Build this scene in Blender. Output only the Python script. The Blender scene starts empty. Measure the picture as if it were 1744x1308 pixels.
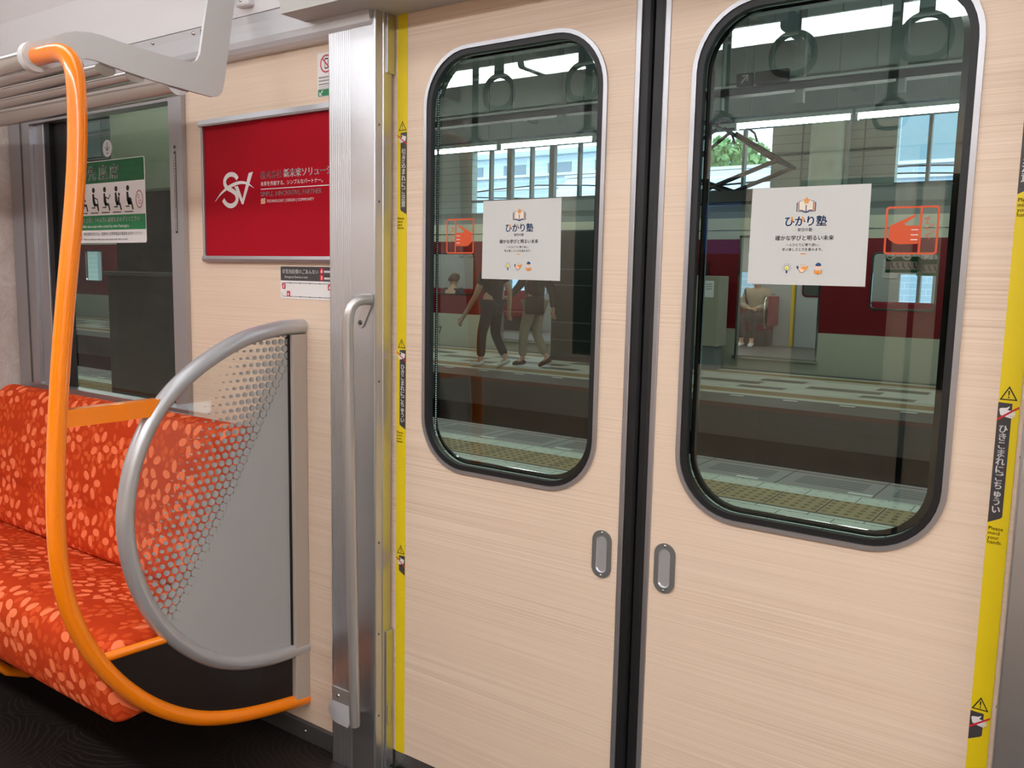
import bpy, bmesh, math, random
from mathutils import Vector, Matrix
random.seed(7)
S = bpy.context.scene
COL = S.collection
PI = math.pi

# ---------------------------------------------------------------- camera, world, exposure
cam_d = bpy.data.cameras.new('camera')
cam = bpy.data.objects.new('camera', cam_d)
COL.objects.link(cam)
S.camera = cam
cam_d.sensor_fit = 'HORIZONTAL'
cam_d.sensor_width = 36.0
cam_d.lens = 1471.5 / 1744 * 36.0
cam_d.clip_start = 0.02
cam_d.clip_end = 300
_rx, _ry, _rz = 0.12388868, 0.61498878, 0.02015604
_R = (Matrix.Rotation(_rz, 3, 'Z') @ Matrix.Rotation(_rx, 3, 'X') @ Matrix.Rotation(_ry, 3, 'Y')) @ Matrix(((1, 0, 0), (0, 0, -1), (0, 1, 0)))
_M = Matrix((_R[0], -_R[1], -_R[2])).transposed().to_4x4()
_M.translation = Vector((0.781, -1.55, 1.277))
cam.matrix_world = _M

W = bpy.data.worlds.new('world')
S.world = W
W.use_nodes = True
W.node_tree.nodes['Background'].inputs[0].default_value = (0.62, 0.80, 0.96, 1)
W.node_tree.nodes['Background'].inputs[1].default_value = 4.0

S.view_settings.view_transform = 'Standard'
S.view_settings.look = 'None'
S.view_settings.gamma = 1.0
S.view_settings.use_curve_mapping = False
S.view_settings.exposure = 0.0
LAMP_CAR = 4.2      # emission of the car's ceiling lamp diffusers
LAMP_FARROW = 26.0   # the far row of the two
LAMP_TUBE = 60.0      # emission of the station fluorescent tubes
LAMP_FAR = 5.0       # emission of the other train's ceiling lamps

# ---------------------------------------------------------------- helpers
def lin(c):
    c = c / 255.0
    return c / 12.92 if c <= 0.04045 else ((c + 0.055) / 1.055) ** 2.4
def rgb(r, g, b): return (lin(r), lin(g), lin(b), 1.0)

class G:
    """tiny node-graph helper"""
    def __init__(s, name):
        s.m = bpy.data.materials.new(name); s.m.use_nodes = True
        s.t = s.m.node_tree; s.t.nodes.clear()
        s.out = s.t.nodes.new('ShaderNodeOutputMaterial')
    def n(s, kind, ins=None, **props):
        nd = s.t.nodes.new('ShaderNode' + kind)
        for k, v in props.items(): setattr(nd, k, v)
        for k, v in (ins or {}).items(): s.set(nd.inputs[k], v)
        return nd
    def set(s, sock, v):
        if isinstance(v, bpy.types.NodeSocket): s.t.links.new(v, sock)
        elif isinstance(v, bpy.types.Node): s.t.links.new(v.outputs[0], sock)
        else: sock.default_value = v
    def ma(s, op, a, b=0.0, c=0.0, clamp=False):
        nd = s.t.nodes.new('ShaderNodeMath'); nd.operation = op; nd.use_clamp = clamp
        s.set(nd.inputs[0], a); s.set(nd.inputs[1], b); s.set(nd.inputs[2], c)
        return nd.outputs[0]
    def mix(s, f, a, b):
        nd = s.t.nodes.new('ShaderNodeMix'); nd.data_type = 'RGBA'
        s.set(nd.inputs[0], f); s.set(nd.inputs[6], a); s.set(nd.inputs[7], b)
        return nd.outputs[2]
    def ramp(s, f, stops):
        nd = s.t.nodes.new('ShaderNodeValToRGB')
        e = nd.color_ramp.elements
        while len(e) < len(stops): e.new(0.5)
        for x, (p, c) in zip(e, stops): x.position = p; x.color = c
        s.set(nd.inputs[0], f)
        return nd.outputs[0]
    def pbr(s, color, rough=0.5, metal=0.0, coat=0.0, spec=0.5, bump=None, bd=0.002, **kw):
        p = s.n('BsdfPrincipled')
        s.set(p.inputs['Base Color'], color); s.set(p.inputs['Roughness'], rough)
        s.set(p.inputs['Metallic'], metal); p.inputs['Coat Weight'].default_value = coat
        p.inputs['Coat Roughness'].default_value = 0.08
        p.inputs['Specular IOR Level'].default_value = spec
        for k, v in kw.items(): s.set(p.inputs[k], v)
        if bump is not None:
            b = s.n('Bump', {'Height': bump, 'Distance': bd, 'Strength': 0.5})
            s.t.links.new(b.outputs[0], p.inputs['Normal'])
        s.t.links.new(p.outputs[0], s.out.inputs[0])
        return s.m
    def obj(s): return s.n('TexCoord').outputs['Object']
    def pos(s): return s.n('NewGeometry').outputs['Position']
    def sca(s, v, x, y, z):
        m = s.n('Mapping'); s.set(m.inputs[0], v); m.inputs['Scale'].default_value = (x, y, z)
        return m.outputs[0]
    def noise(s, v, scale, detail=2, rough=0.5, dist=0.0):
        return s.n('TexNoise', {'Vector': v, 'Scale': scale, 'Detail': detail, 'Roughness': rough, 'Distortion': dist}).outputs[0]

def plain(name, c, rough=0.5, metal=0.0, coat=0.0, spec=0.5, vary=0.06, vs=6.0):
    """a paint / plastic / metal with a faint procedural unevenness"""
    g = G(name)
    f = g.noise(g.pos(), vs, 3)
    d = tuple(x * (1 - vary) for x in c[:3]) + (1,)
    e = tuple(min(1, x * (1 + vary)) for x in c[:3]) + (1,)
    return g.pbr(g.mix(f, d, e), rough, metal, coat, spec)

def emit(name, c, k):
    g = G(name); e = g.n('Emission', {'Color': c, 'Strength': k})
    g.t.links.new(e.outputs[0], g.out.inputs[0]); return g.m

def wood_mat(name='pale_wood_laminate'):
    g = G(name); v = g.pos()
    band = g.noise(g.sca(v, 0.9, 0.9, 7), 1.0, 3)
    line = g.noise(g.sca(v, 0.7, 0.7, 230), 1.0, 2, 0.6)
    fine = g.noise(g.sca(v, 2.0, 2.0, 480), 1.0, 1)
    amt = g.ma('MULTIPLY', g.ma('SUBTRACT', band, 0.36, clamp=True), 3.2, clamp=True)
    l = g.ma('MULTIPLY', g.ma('SUBTRACT', line, 0.5), amt)
    t = g.ma('ADD', g.ma('MULTIPLY', l, 1.7), g.ma('ADD', g.ma('MULTIPLY', g.ma('SUBTRACT', fine, 0.5), 0.5), 0.5), clamp=True)
    col = g.ramp(t, [(0.0, rgb(196, 169, 145)), (0.5, rgb(222, 198, 175)), (1.0, rgb(236, 217, 196))])
    return g.pbr(col, 0.42, spec=0.4, bump=t, bd=0.0006)

def glass_mat(name, tint, f0=0.06):
    g = G(name)
    tr = g.n('BsdfTransparent', {'Color': tint})
    gl = g.n('BsdfGlossy', {'Color': (0.9, 0.97, 0.93, 1), 'Roughness': 0.0})
    ge = g.n('NewGeometry')
    c = g.ma('ABSOLUTE', g.n('VectorMath', {0: ge.outputs['Normal'], 1: ge.outputs['Incoming']}, operation='DOT_PRODUCT').outputs['Value'])
    fr = g.ma('ADD', g.ma('MULTIPLY', g.ma('POWER', g.ma('SUBTRACT', 1.0, c), 5.0), 1 - f0), f0)   # Schlick, same from both sides
    mx = g.n('MixShader', {0: fr, 1: tr.outputs[0], 2: gl.outputs[0]})
    g.t.links.new(mx.outputs[0], g.out.inputs[0]); return g.m

def petal_mat():
    g = G('orange_flower_moquette')
    uv = g.n('UVMap').outputs[0]
    def layer(cell, ox, oy, r0, a, b, keep):
        mp = g.n('Mapping'); g.set(mp.inputs[0], uv)
        mp.inputs['Location'].default_value = (ox, oy, 0); mp.inputs['Scale'].default_value = (1 / cell, 1 / cell, 1)
        vo = g.n('TexVoronoi', {'Vector': mp.outputs[0], 'Scale': 1.0, 'Randomness': 0.85}, voronoi_dimensions='2D')
        d = g.n('VectorMath', {0: mp.outputs[0], 1: vo.outputs['Position']}, operation='SUBTRACT')
        sx = g.n('SeparateXYZ', {0: d.outputs[0]})
        co = g.n('SeparateColor', {0: vo.outputs['Color']})
        th = g.ma('ADD', g.ma('ARCTAN2', sx.outputs[1], sx.outputs[0]), g.ma('MULTIPLY', co.outputs[0], 6.283))
        th = g.ma('SUBTRACT', g.ma('FLOORED_MODULO', th, 2 * PI / 5), PI / 5)
        r = g.n('VectorMath', {0: d.outputs[0]}, operation='LENGTH').outputs['Value']
        px = g.ma('SUBTRACT', g.ma('MULTIPLY', r, g.ma('COSINE', th)), r0)
        py = g.ma('MULTIPLY', r, g.ma('SINE', th))
        q = g.ma('ADD', g.ma('POWER', g.ma('ABSOLUTE', g.ma('DIVIDE', px, a)), 2.0), g.ma('POWER', g.ma('ABSOLUTE', g.ma('DIVIDE', py, b)), 2.0))
        m = g.ma('LESS_THAN', q, 1.0)
        return g.ma('MULTIPLY', m, g.ma('LESS_THAN', co.outputs[1], keep))
    base = g.mix(g.noise(uv, 9, 2), rgb(190, 56, 20), rgb(202, 68, 28))
    c = g.mix(layer(0.085, 3.3, 1.7, 0.30, 0.15, 0.10, 0.95), base, rgb(212, 78, 34))
    c = g.mix(layer(0.080, 0.4, 5.2, 0.30, 0.15, 0.09, 0.6), c, rgb(220, 92, 46))
    c = g.mix(layer(0.118, 7.1, 2.6, 0.29, 0.15, 0.095, 0.78), c, rgb(246, 126, 82))
    nz = g.noise(uv, 900, 1)
    return g.pbr(c, 0.9, spec=0.1, bump=nz, bd=0.0008)

def dots_mat():
    """clear partition glass with a printed grey field that breaks up into shrinking dots"""
    g = G('printed_partition_glass')
    sp = g.n('SeparateXYZ', {0: g.pos()})
    y, z = sp.outputs[1], sp.outputs[2]
    s = g.ma('ADD', g.ma('MULTIPLY', g.ma('SUBTRACT', y, -0.082), -0.854), g.ma('MULTIPLY', g.ma('SUBTRACT', z, 1.012), 0.521))
    p = 0.0205
    def grid(off):
        u = g.ma('SUBTRACT', g.ma('FRACT', g.ma('ADD', g.ma('DIVIDE', y, p), off)), 0.5)
        v = g.ma('MULTIPLY', g.ma('SUBTRACT', g.ma('FRACT', g.ma('ADD', g.ma('DIVIDE', z, p * 1.732), off)), 0.5), 1.732)
        return g.ma('SQRT', g.ma('ADD', g.ma('MULTIPLY', u, u), g.ma('MULTIPLY', v, v)))
    d = g.ma('MINIMUM', grid(0.0), grid(0.5))
    r = g.ma('MULTIPLY', g.ma('SUBTRACT', 1.0, g.ma('DIVIDE', s, 0.20), clamp=True), 0.53)
    dot = g.ma('LESS_THAN', d, r)
    solid = g.ma('LESS_THAN', s, 0.0)
    m = g.ma('MAXIMUM', dot, solid)
    pr = g.n('BsdfPrincipled', {'Base Color': rgb(168, 166, 164), 'Roughness': 0.45})
    tr = g.n('BsdfTransparent', {'Color': (0.93, 0.95, 0.94, 1)})
    gl = g.n('BsdfGlossy', {'Roughness': 0.02})
    clear = g.n('MixShader', {0: 0.05, 1: tr.outputs[0], 2: gl.outputs[0]})
    mx = g.n('MixShader', {0: m, 1: clear.outputs[0], 2: pr.outputs[0]})
    g.t.links.new(mx.outputs[0], g.out.inputs[0]); return g.m

def floor_mat():
    g = G('dark_ring_floor_vinyl'); v = g.pos()
    vo = g.n('TexVoronoi', {'Vector': v, 'Scale': 1.9, 'Randomness': 1.0}, voronoi_dimensions='2D')
    wob = g.ma('ADD', vo.outputs['Distance'], g.ma('MULTIPLY', g.noise(v, 6, 2), 0.16))
    w = g.ma('SINE', g.ma('MULTIPLY', wob, 190))
    col = g.ramp(w, [(0.0, rgb(26, 21, 20)), (0.86, rgb(30, 24, 22)), (1.0, rgb(58, 50, 46))])
    return g.pbr(col, 0.45)

def marble_mat():
    g = G('greige_mottled_panel'); v = g.pos()
    a = g.noise(v, 9, 5, 0.65, 1.6); b = g.noise(v, 45, 4, 0.7, 2.0)
    t = g.ma('ADD', g.ma('MULTIPLY', a, 0.6), g.ma('MULTIPLY', b, 0.4))
    return g.pbr(g.ramp(t, [(0.3, rgb(178, 163, 153)), (0.55, rgb(203, 192, 184)), (0.72, rgb(222, 213, 205))]), 0.5)

def tile_mat(name, c1, c2, size, joint=0.012, jc=(90, 95, 88), sy=1.0):
    g = G(name); v = g.pos()
    br = g.n('TexBrick', {'Vector': v, 'Color1': c1, 'Color2': c2, 'Mortar': rgb(*jc), 'Scale': 1.0, 'Mortar Size': joint * 0.3,
                          'Brick Width': size, 'Row Height': size * sy}, offset=0.5)
    return g.pbr(br.outputs[0], 0.45)

def checker_floor():
    g = G('station_patterned_tiles'); v = g.pos()
    sp = g.n('SeparateXYZ', {0: v})
    def cell(sx, sy, ox, oy, fx, fy):
        u = g.ma('LESS_THAN', g.ma('FLOORED_MODULO', g.ma('ADD', sp.outputs[0], ox), sx), fx)
        w = g.ma('LESS_THAN', g.ma('FLOORED_MODULO', g.ma('ADD', sp.outputs[1], oy), sy), fy)
        return g.ma('MULTIPLY', u, w)
    m = g.ma('MAXIMUM', cell(1.5, 0.9, 0.2, 0.05, 0.6, 0.3), cell(1.5, 0.9, 0.95, 0.5, 0.9, 0.3))
    c = g.mix(m, rgb(200, 202, 186), rgb(84, 78, 66))
    c = g.mix(g.ma('MULTIPLY', g.noise(v, 3, 3), 0.15), c, rgb(160, 160, 148))
    return g.pbr(c, 0.3)

class MB:
    def __init__(s): s.v = []; s.f = []; s.mi = []; s.sm = []; s.uv = {}
    def add(s, vs, fs, m=0, sm=False):
        o = len(s.v); s.v += [tuple(x) for x in vs]
        for f in fs: s.f.append(tuple(i + o for i in f)); s.mi.append(m); s.sm.append(sm)
        return s
    def bm(s, b, m=0, sm=False):
        b.verts.index_update()
        s.add([v.co for v in b.verts], [[v.index for v in f.verts] for f in b.faces], m, sm); b.free(); return s
    def box(s, x0, y0, z0, x1, y1, z1, m=0, bev=0.0, seg=2):
        b = bmesh.new(); bmesh.ops.create_cube(b, size=1)
        for v in b.verts: v.co = Vector(((x0 + x1) / 2 + v.co.x * (x1 - x0), (y0 + y1) / 2 + v.co.y * (y1 - y0), (z0 + z1) / 2 + v.co.z * (z1 - z0)))
        if bev: bmesh.ops.bevel(b, geom=b.edges[:] , offset=bev, segments=seg, profile=0.5, affect='EDGES')
        return s.bm(b, m)
    def tube(s, path, r, seg=14, cap=True, closed=False, m=0, flat=None):
        P = [Vector(p) for p in path]; n = len(P); R = r if isinstance(r, (list, tuple)) else [r] * n
        T = []
        for i in range(n):
            a = P[i - 1] if (i or closed) else P[i]; b = P[(i + 1) % n] if (i < n - 1 or closed) else P[i]
            T.append((b - a).normalized())
        up = Vector((0, 0, 1)) if abs(T[0].z) < 0.9 else Vector((1, 0, 0))
        N = (up - T[0] * up.dot(T[0])).normalized(); vs = []
        for i in range(n):
            N = (N - T[i] * N.dot(T[i])).normalized(); B = T[i].cross(N)
            for k in range(seg):
                a = 2 * PI * k / seg
                vs.append(P[i] + (N * math.cos(a) + B * math.sin(a) * (flat or 1.0)) * R[i])
        fs = []
        for i in range(n if closed else n - 1):
            j = (i + 1) % n
            for k in range(seg):
                l = (k + 1) % seg; fs.append((i * seg + k, i * seg + l, j * seg + l, j * seg + k))
        s.add(vs, fs, m, True)
        if cap and not closed:
            s.add(vs[:seg], [tuple(range(seg))[::-1]], m); s.add(vs[-seg:], [tuple(range(seg))], m)
        return s
    def prism(s, poly, ax, a, b, m=0, sm=False, caps=True):
        def at(p, h):
            return {'x': (h, p[0], p[1]), 'y': (p[0], h, p[1]), 'z': (p[0], p[1], h)}[ax]
        n = len(poly); vs = [at(p, a) for p in poly] + [at(p, b) for p in poly]
        s.add(vs, [(i, (i + 1) % n, (i + 1) % n + n, i + n) for i in range(n)], m, sm)
        if caps: s.add(vs[:n], [tuple(range(n))[::-1]], m); s.add(vs[n:], [tuple(range(n))], m)
        return s
    def ring(s, outer, inner, ax, a, b, m=0, sm=False):
        def at(p, h):
            return {'x': (h, p[0], p[1]), 'y': (p[0], h, p[1]), 'z': (p[0], p[1], h)}[ax]
        n = len(outer); L = [[at(p, h) for p in lp] for lp, h in ((outer, a), (inner, a), (outer, b), (inner, b))]
        vs = L[0] + L[1] + L[2] + L[3]; q = range(n)
        s.add(vs, [(i, (i + 1) % n, n + (i + 1) % n, n + i) for i in q] + [(2 * n + i, 3 * n + i, 3 * n + (i + 1) % n, 2 * n + (i + 1) % n) for i in q], m)
        s.add(vs, [(i, 2 * n + i, 2 * n + (i + 1) % n, (i + 1) % n) for i in q] + [(n + i, n + (i + 1) % n, 3 * n + (i + 1) % n, 3 * n + i) for i in q], m, sm)
        return s
    def lathe(s, prof, c, ax='z', seg=20, m=0):
        c = Vector(c); vs = []; n = len(prof)
        for k in range(seg):
            a = 2 * PI * k / seg
            for r, h in prof:
                u, w = r * math.cos(a), r * math.sin(a)
                vs.append(c + Vector({'z': (u, w, h), 'y': (u, h, w), 'x': (h, u, w)}[ax]))
        s.add(vs, [(k * n + i, ((k + 1) % seg) * n + i, ((k + 1) % seg) * n + i + 1, k * n + i + 1) for k in range(seg) for i in range(n - 1)], m, True)
        return s
    def ball(s, c, r, m=0, sc=(1, 1, 1), u=16, v=10):
        b = bmesh.new(); bmesh.ops.create_uvsphere(b, u_segments=u, v_segments=v, radius=r)
        for x in b.verts: x.co = Vector((x.co.x * sc[0], x.co.y * sc[1], x.co.z * sc[2])) + Vector(c)
        return s.bm(b, m, True)
    def poly(s, pts, m=0): return s.add(pts, [tuple(range(len(pts)))], m)
    def flat(s, pts2, y, m=0): return s.add([(p[0], y, p[1]) for p in pts2], [tuple(range(len(pts2)))], m)

WL = {}                                    # world location of every root / part
def link(name, me, mats, parent=None, loc=(0, 0, 0)):
    o = bpy.data.objects.new(name, me); COL.objects.link(o)
    for m in (mats if isinstance(mats, (list, tuple)) else [mats]): me.materials.append(m)
    return o
def part(name, mb, mats, parent=None, label=None, base=None):
    """mb holds world coordinates; a child is expressed in its parent's space"""
    if parent is not None: o0 = WL[parent.name]
    else: o0 = Vector(base) if base is not None else Vector((0, 0, 0))
    me = bpy.data.meshes.new(name)
    me.from_pydata([tuple(Vector(v) - o0) for v in mb.v], [], mb.f)
    me.polygons.foreach_set('material_index', mb.mi); me.polygons.foreach_set('use_smooth', mb.sm)
    if mb.uv:
        ul = me.uv_layers.new(name='UVMap')
        for lp in me.loops: ul.data[lp.index].uv = mb.uv.get(lp.vertex_index, (0, 0))
    me.update()
    b = bmesh.new(); b.from_mesh(me); bmesh.ops.recalc_face_normals(b, faces=b.faces); b.to_mesh(me); b.free()
    o = link(name, me, mats)
    if parent is not None: o.parent = parent
    else: o.location = o0
    WL[o.name] = o0
    if label: o['label'] = label
    return o
def tag(o, label, cat, group=None, kind=None):
    o['label'] = label
    if cat: o['category'] = cat
    if group: o['group'] = group
    if kind: o['kind'] = kind
    return o
def thing(name, label, cat, loc, group=None, kind=None):
    o = bpy.data.objects.new(name, None); COL.objects.link(o); o.location = loc
    o.empty_display_size = 0.05; WL[o.name] = Vector(loc)
    return tag(o, label, cat, group, kind)
def struct(name, mb, mats, label=None, cat=None):
    o = part(name, mb, mats); o['kind'] = 'structure'
    if label: o['label'] = label
    if cat: o['category'] = cat
    return o
def dup(root, loc, label=None, group=None, rot=None):
    r = root.copy(); COL.objects.link(r); r.location = loc
    if rot is not None: r.rotation_euler = rot
    if label: r['label'] = label
    if group: r['group'] = group
    WL[r.name] = Vector(loc)
    for ch in list(root.children):
        c = ch.copy(); COL.objects.link(c); c.parent = r
        for gch in list(ch.children):
            d = gch.copy(); COL.objects.link(d); d.parent = c
    return r

def rr(x0, z0, x1, z1, r, n=10):
    pts = []
    for cx, cz, a0 in ((x1 - r, z1 - r, 0), (x0 + r, z1 - r, 90), (x0 + r, z0 + r, 180), (x1 - r, z0 + r, 270)):
        for k in range(n + 1):
            a = math.radians(a0 + 90 * k / n); pts.append((cx + r * math.cos(a), cz + r * math.sin(a)))
    return pts
def rect_around(inner, x0, z0, x1, z1):
    """points of the rectangle matched one to one with the inner loop"""
    cx = sum(p[0] for p in inner) / len(inner); cz = sum(p[1] for p in inner) / len(inner)
    out = []
    for p in inner:
        dx, dz = p[0] - cx, p[1] - cz
        t = min(((x1 - cx) / dx if dx > 1e-9 else (x0 - cx) / dx if dx < -1e-9 else 1e9), ((z1 - cz) / dz if dz > 1e-9 else (z0 - cz) / dz if dz < -1e-9 else 1e9))
        out.append((cx + dx * t, cz + dz * t))
    for c in ((x0, z0), (x1, z0), (x0, z1), (x1, z1)):
        k = min(range(len(out)), key=lambda i: (out[i][0] - c[0]) ** 2 + (out[i][1] - c[1]) ** 2); out[k] = c
    return out
def circ(cx, cz, r, n=28, a0=0, a1=360):
    return [(cx + r * math.cos(math.radians(a0 + (a1 - a0) * k / n)), cz + r * math.sin(math.radians(a0 + (a1 - a0) * k / n))) for k in range(n + (0 if a1 - a0 == 360 else 1))]
def stroke(pts, w):
    """flat 2D ribbon outline along a polyline"""
    L, R = [], []
    for i, p in enumerate(pts):
        a = Vector(pts[max(0, i - 1)]); b = Vector(pts[min(len(pts) - 1, i + 1)]); d = (b - a)
        d = d.normalized() if d.length else Vector((1, 0)); ww = w[i] if isinstance(w, list) else w
        n = Vector((-d.y, d.x)) * ww / 2; L.append((p[0] + n.x, p[1] + n.y)); R.append((p[0] - n.x, p[1] - n.y))
    return L, R
def ribbon(mb, pts, w, y, m=0):
    L, R = stroke(pts, w)
    for i in range(len(pts) - 1): mb.flat([L[i], L[i + 1], R[i + 1], R[i]], y, m)

# ---- lettering: queued, converted to meshes in one go at the end
TXT = []
def text(s, h, x, y, z, mat, parent, align='LEFT', bold=0.0, sx=1.0, name='lettering', face=0):
    """upright text in the XZ plane facing the camera side (-y); z is the baseline"""
    c = bpy.data.curves.new('t', 'FONT'); c.body = s; c.size = h; c.align_x = align; 
    c.resolution_u = 3
    o = bpy.data.objects.new('t', c); COL.objects.link(o)
    TXT.append((o, x, y, z, mat, parent, sx, name, bold * h))
def vtext(s, h, x, y, z, mat, parent, bold=0.0, pitch=1.0, sx=1.0, lean=0.0):
    for i, ch in enumerate(s): text(ch, h, x, y, z - (i + 0.85) * h * pitch, mat, parent, 'CENTER', bold, sx)
def flush_text():
    bpy.context.view_layer.update(); dg = bpy.context.evaluated_depsgraph_get(); B = {}
    for o, x, y, z, mat, parent, sx, name, face in TXT:
        me = bpy.data.meshes.new_from_object(o.evaluated_get(dg))
        mb, mats = B.setdefault((parent.name, name), (MB(), []))
        if mat not in mats: mats.append(mat)
        for dx, dz in (((0, 0),) if face == 0 else ((-face, 0), (face, 0), (0, face * .7), (0, -face * .7))):   # weight of the letter strokes
            mb.add([(x + v.co.x * sx + dx, y - abs(dx) * .01, z + v.co.y + dz) for v in me.vertices], [tuple(p.vertices) for p in me.polygons], mats.index(mat))
        bpy.data.meshes.remove(me)
    for o, *_ in TXT:
        d = o.data; bpy.data.objects.remove(o); bpy.data.curves.remove(d)
    for (pn, name), (mb, mats) in B.items(): part(name, mb, mats, bpy.data.objects[pn])

# ---------------------------------------------------------------- materials
WOOD = wood_mat()
WHITE = plain('white_panel', rgb(233, 232, 233), 0.4, vary=0.01)
COVE = plain('light_grey_satin_trim', rgb(205, 206, 209), 0.28, metal=0.35, vary=0.01)
HEADER = plain('header_grey_green', rgb(196, 195, 190), 0.5, vary=0.01)
ALU = plain('brushed_aluminium', rgb(206, 207, 210), 0.36, metal=1.0, vary=0.02)
ALU2 = plain('window_frame_aluminium', rgb(180, 179, 182), 0.38, metal=0.9, vary=0.02)
STEEL = plain('satin_steel', rgb(205, 200, 196), 0.24, metal=1.0, vary=0.02)
RAILSAT = plain('satin_rail_metal', rgb(196, 192, 188), 0.36, metal=0.75, vary=0.02)
SILVER = plain('silver_painted_tube', rgb(190, 190, 192), 0.34, metal=0.55, vary=0.01)
POSTM = plain('taupe_post', rgb(178, 165, 152), 0.45, vary=0.01)
DGREY = plain('dark_grey_steel', rgb(88, 88, 86), 0.4, metal=0.5)
RUB = plain('black_rubber', rgb(15, 15, 17), 0.5)
FRIT = plain('black_glass_border', rgb(9, 9, 10), 0.08, spec=0.6)
GLASS = glass_mat('tinted_window_glass', (0.70, 0.78, 0.72, 1), 0.065)
YEL = plain('warning_yellow', rgb(226, 198, 8), 0.45, vary=0.01)
ORANGE = plain('orange_gloss_paint', rgb(255, 134, 0), 0.22, coat=0.6, vary=0.01)
BLACK = plain('matt_black', rgb(14, 12, 12), 0.6)
KICK = plain('brown_black_kick_panel', rgb(24, 16, 15), 0.4)
BRKT = plain('rack_bracket_grey_white', rgb(210, 208, 206), 0.42, vary=0.01)
RED = plain('poster_crimson', rgb(164, 0, 26), 0.6, vary=0.02, spec=0.15)
PAPER = plain('poster_paper', rgb(200, 200, 196), 0.6, vary=0.01)
STW = plain('sticker_white', rgb(226, 222, 220), 0.4, vary=0.01)
STG = plain('sticker_green', rgb(14, 120, 70), 0.4, vary=0.02)
STGD = plain('sticker_dark_green', rgb(18, 92, 52), 0.4, vary=0.02)
STC = plain('sticker_charcoal', rgb(62, 58, 60), 0.45, vary=0.02)
STR = plain('sticker_red', rgb(200, 30, 44), 0.45, vary=0.02)
STO = plain('sticker_orange_red', rgb(206, 78, 30), 0.5, vary=0.02)
STK = plain('print_black', rgb(26, 24, 26), 0.5)
NAVY = plain('print_navy', rgb(18, 66, 116), 0.5)
GOLD = plain('print_gold', rgb(232, 146, 48), 0.5)
SKINP = plain('print_skin', rgb(240, 200, 170), 0.5)
LEMON = plain('print_lemon', rgb(232, 222, 130), 0.5)
STGR = plain('print_grey', rgb(150, 144, 146), 0.5)
SEAT = petal_mat()
DOTS = dots_mat()
FLOORM = floor_mat()
MARBLE = marble_mat()
LAMP = emit('ceiling_lamp_diffuser', (0.97, 0.995, 1.03, 1), LAMP_CAR)
LAMP2 = emit('ceiling_lamp_diffuser_far_row', (0.97, 0.995, 1.03, 1), LAMP_FARROW)

# ================================================================ the car: shell
XP = -0.962           # plane of the seat-end partition
mb = MB(); mb.box(-2.6, -2.62, -0.04, 7.0, -0.028, 0.0)
struct('floor', mb, FLOORM)
# side panel (wall_front) with the window opening X -2.455..-1.445, z .825..1.79
mb = MB()
for b in ((-2.6, 0.0, -1.445 - 1.01, 2.0), (-1.445, 0.0, -0.69, 2.0), (-2.455, 0.0, -1.445, 0.825), (-2.455, 1.79, -1.445, 2.0)):
    mb.box(b[0], -0.03, b[1], b[2], 0.03, b[3])
struct('wall_front', mb, WOOD)
mb = MB(); mb.box(0.69, -0.03, 0.0, 7.0, 0.03, 2.0); struct('wall_right', mb, WOOD)
mb = MB(); mb.box(-2.56, -2.62, 0.0, -2.47, -0.031, 2.32); struct('wall_left', mb, MARBLE)
mb = MB(); mb.box(7.0, -2.62, 0.0, 7.06, 0.03, 2.4); struct('wall_end', mb, WOOD)
# opposite side: panel, seats are outside the frame; it is there for the reflections and the light
mb = MB()
for b in ((-2.47, 0.0, -1.75, 2.3), (-0.78, 0.0, -0.66, 2.3), (0.66, 0.0, 7.0, 2.3), (-1.75, 0.0, -0.78, 0.85), (-1.75, 1.78, -0.78, 2.3), (-0.66, 1.88, 0.66, 2.3)):
    mb.box(b[0], -2.62, b[1], b[2], -2.57, b[3])
struct('wall_rear', mb, WOOD)
# kick baseboard
mb = MB(); mb.box(-2.47, -0.042, 0.0, -0.83, -0.029, 0.051, bev=0.002)
mb.lathe([(0, -0.0445), (0.004, -0.044), (0.005, -0.042)], (-0.955, 0, 0.028), 'y', 10, 1)
struct('baseboard_front', mb, [DGREY, STEEL])
# cove trim over the wall, inclined upper panel and ceiling
cv = [(-0.028, 1.8315), (-0.05, 1.8325), (-0.062, 1.838), (-0.070, 1.848), (-0.074, 1.862), (-0.0745, 1.88), (-0.076, 1.9), (-0.079, 1.919), (-0.03, 1.919)]
mb = MB(); mb.prism(cv, 'x', -2.47, -0.68, sm=False)
for i in range(2): mb.box(-1.62 + i * 0.32, -0.0785, 1.886, -1.617 + i * 0.32, -0.0752, 1.917, 1)
for p in ((-1.52, 1.908), (-1.33, 1.908), (-1.72, 1.908)):
    mb.lathe([(0, -0.083), (0.004, -0.0825), (0.0055, -0.076)], (p[0], 0, p[1]), 'y', 12, 2)
struct('trim_1', mb, [COVE, DGREY, STEEL])
up = [(-0.03, 1.9205), (-0.0805, 1.9205), (-0.094, 1.97), (-0.125, 2.06), (-0.175, 2.15), (-0.25, 2.23), (-0.36, 2.285), (-0.5, 2.31), (-1.3, 2.32), (-2.1, 2.31), (-2.3, 2.27), (-2.45, 2.2), (-2.57, 2.0), (-2.62, 2.0), (-2.62, 2.4), (-0.03, 2.4)]
mb = MB(); mb.prism(up, 'x', -2.6, 7.0); struct('ceiling', mb, WHITE)
# header over the doors
hd = [(-0.153, 1.873), (-0.03, 1.873), (0.03, 1.873), (0.03, 2.3), (-0.27, 2.3), (-0.215, 2.2), (-0.18, 2.06), (-0.16, 1.93)]
mb = MB(); mb.prism(hd, 'x', -0.887, 6.99); struct('trim_2', mb, HEADER)
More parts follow.
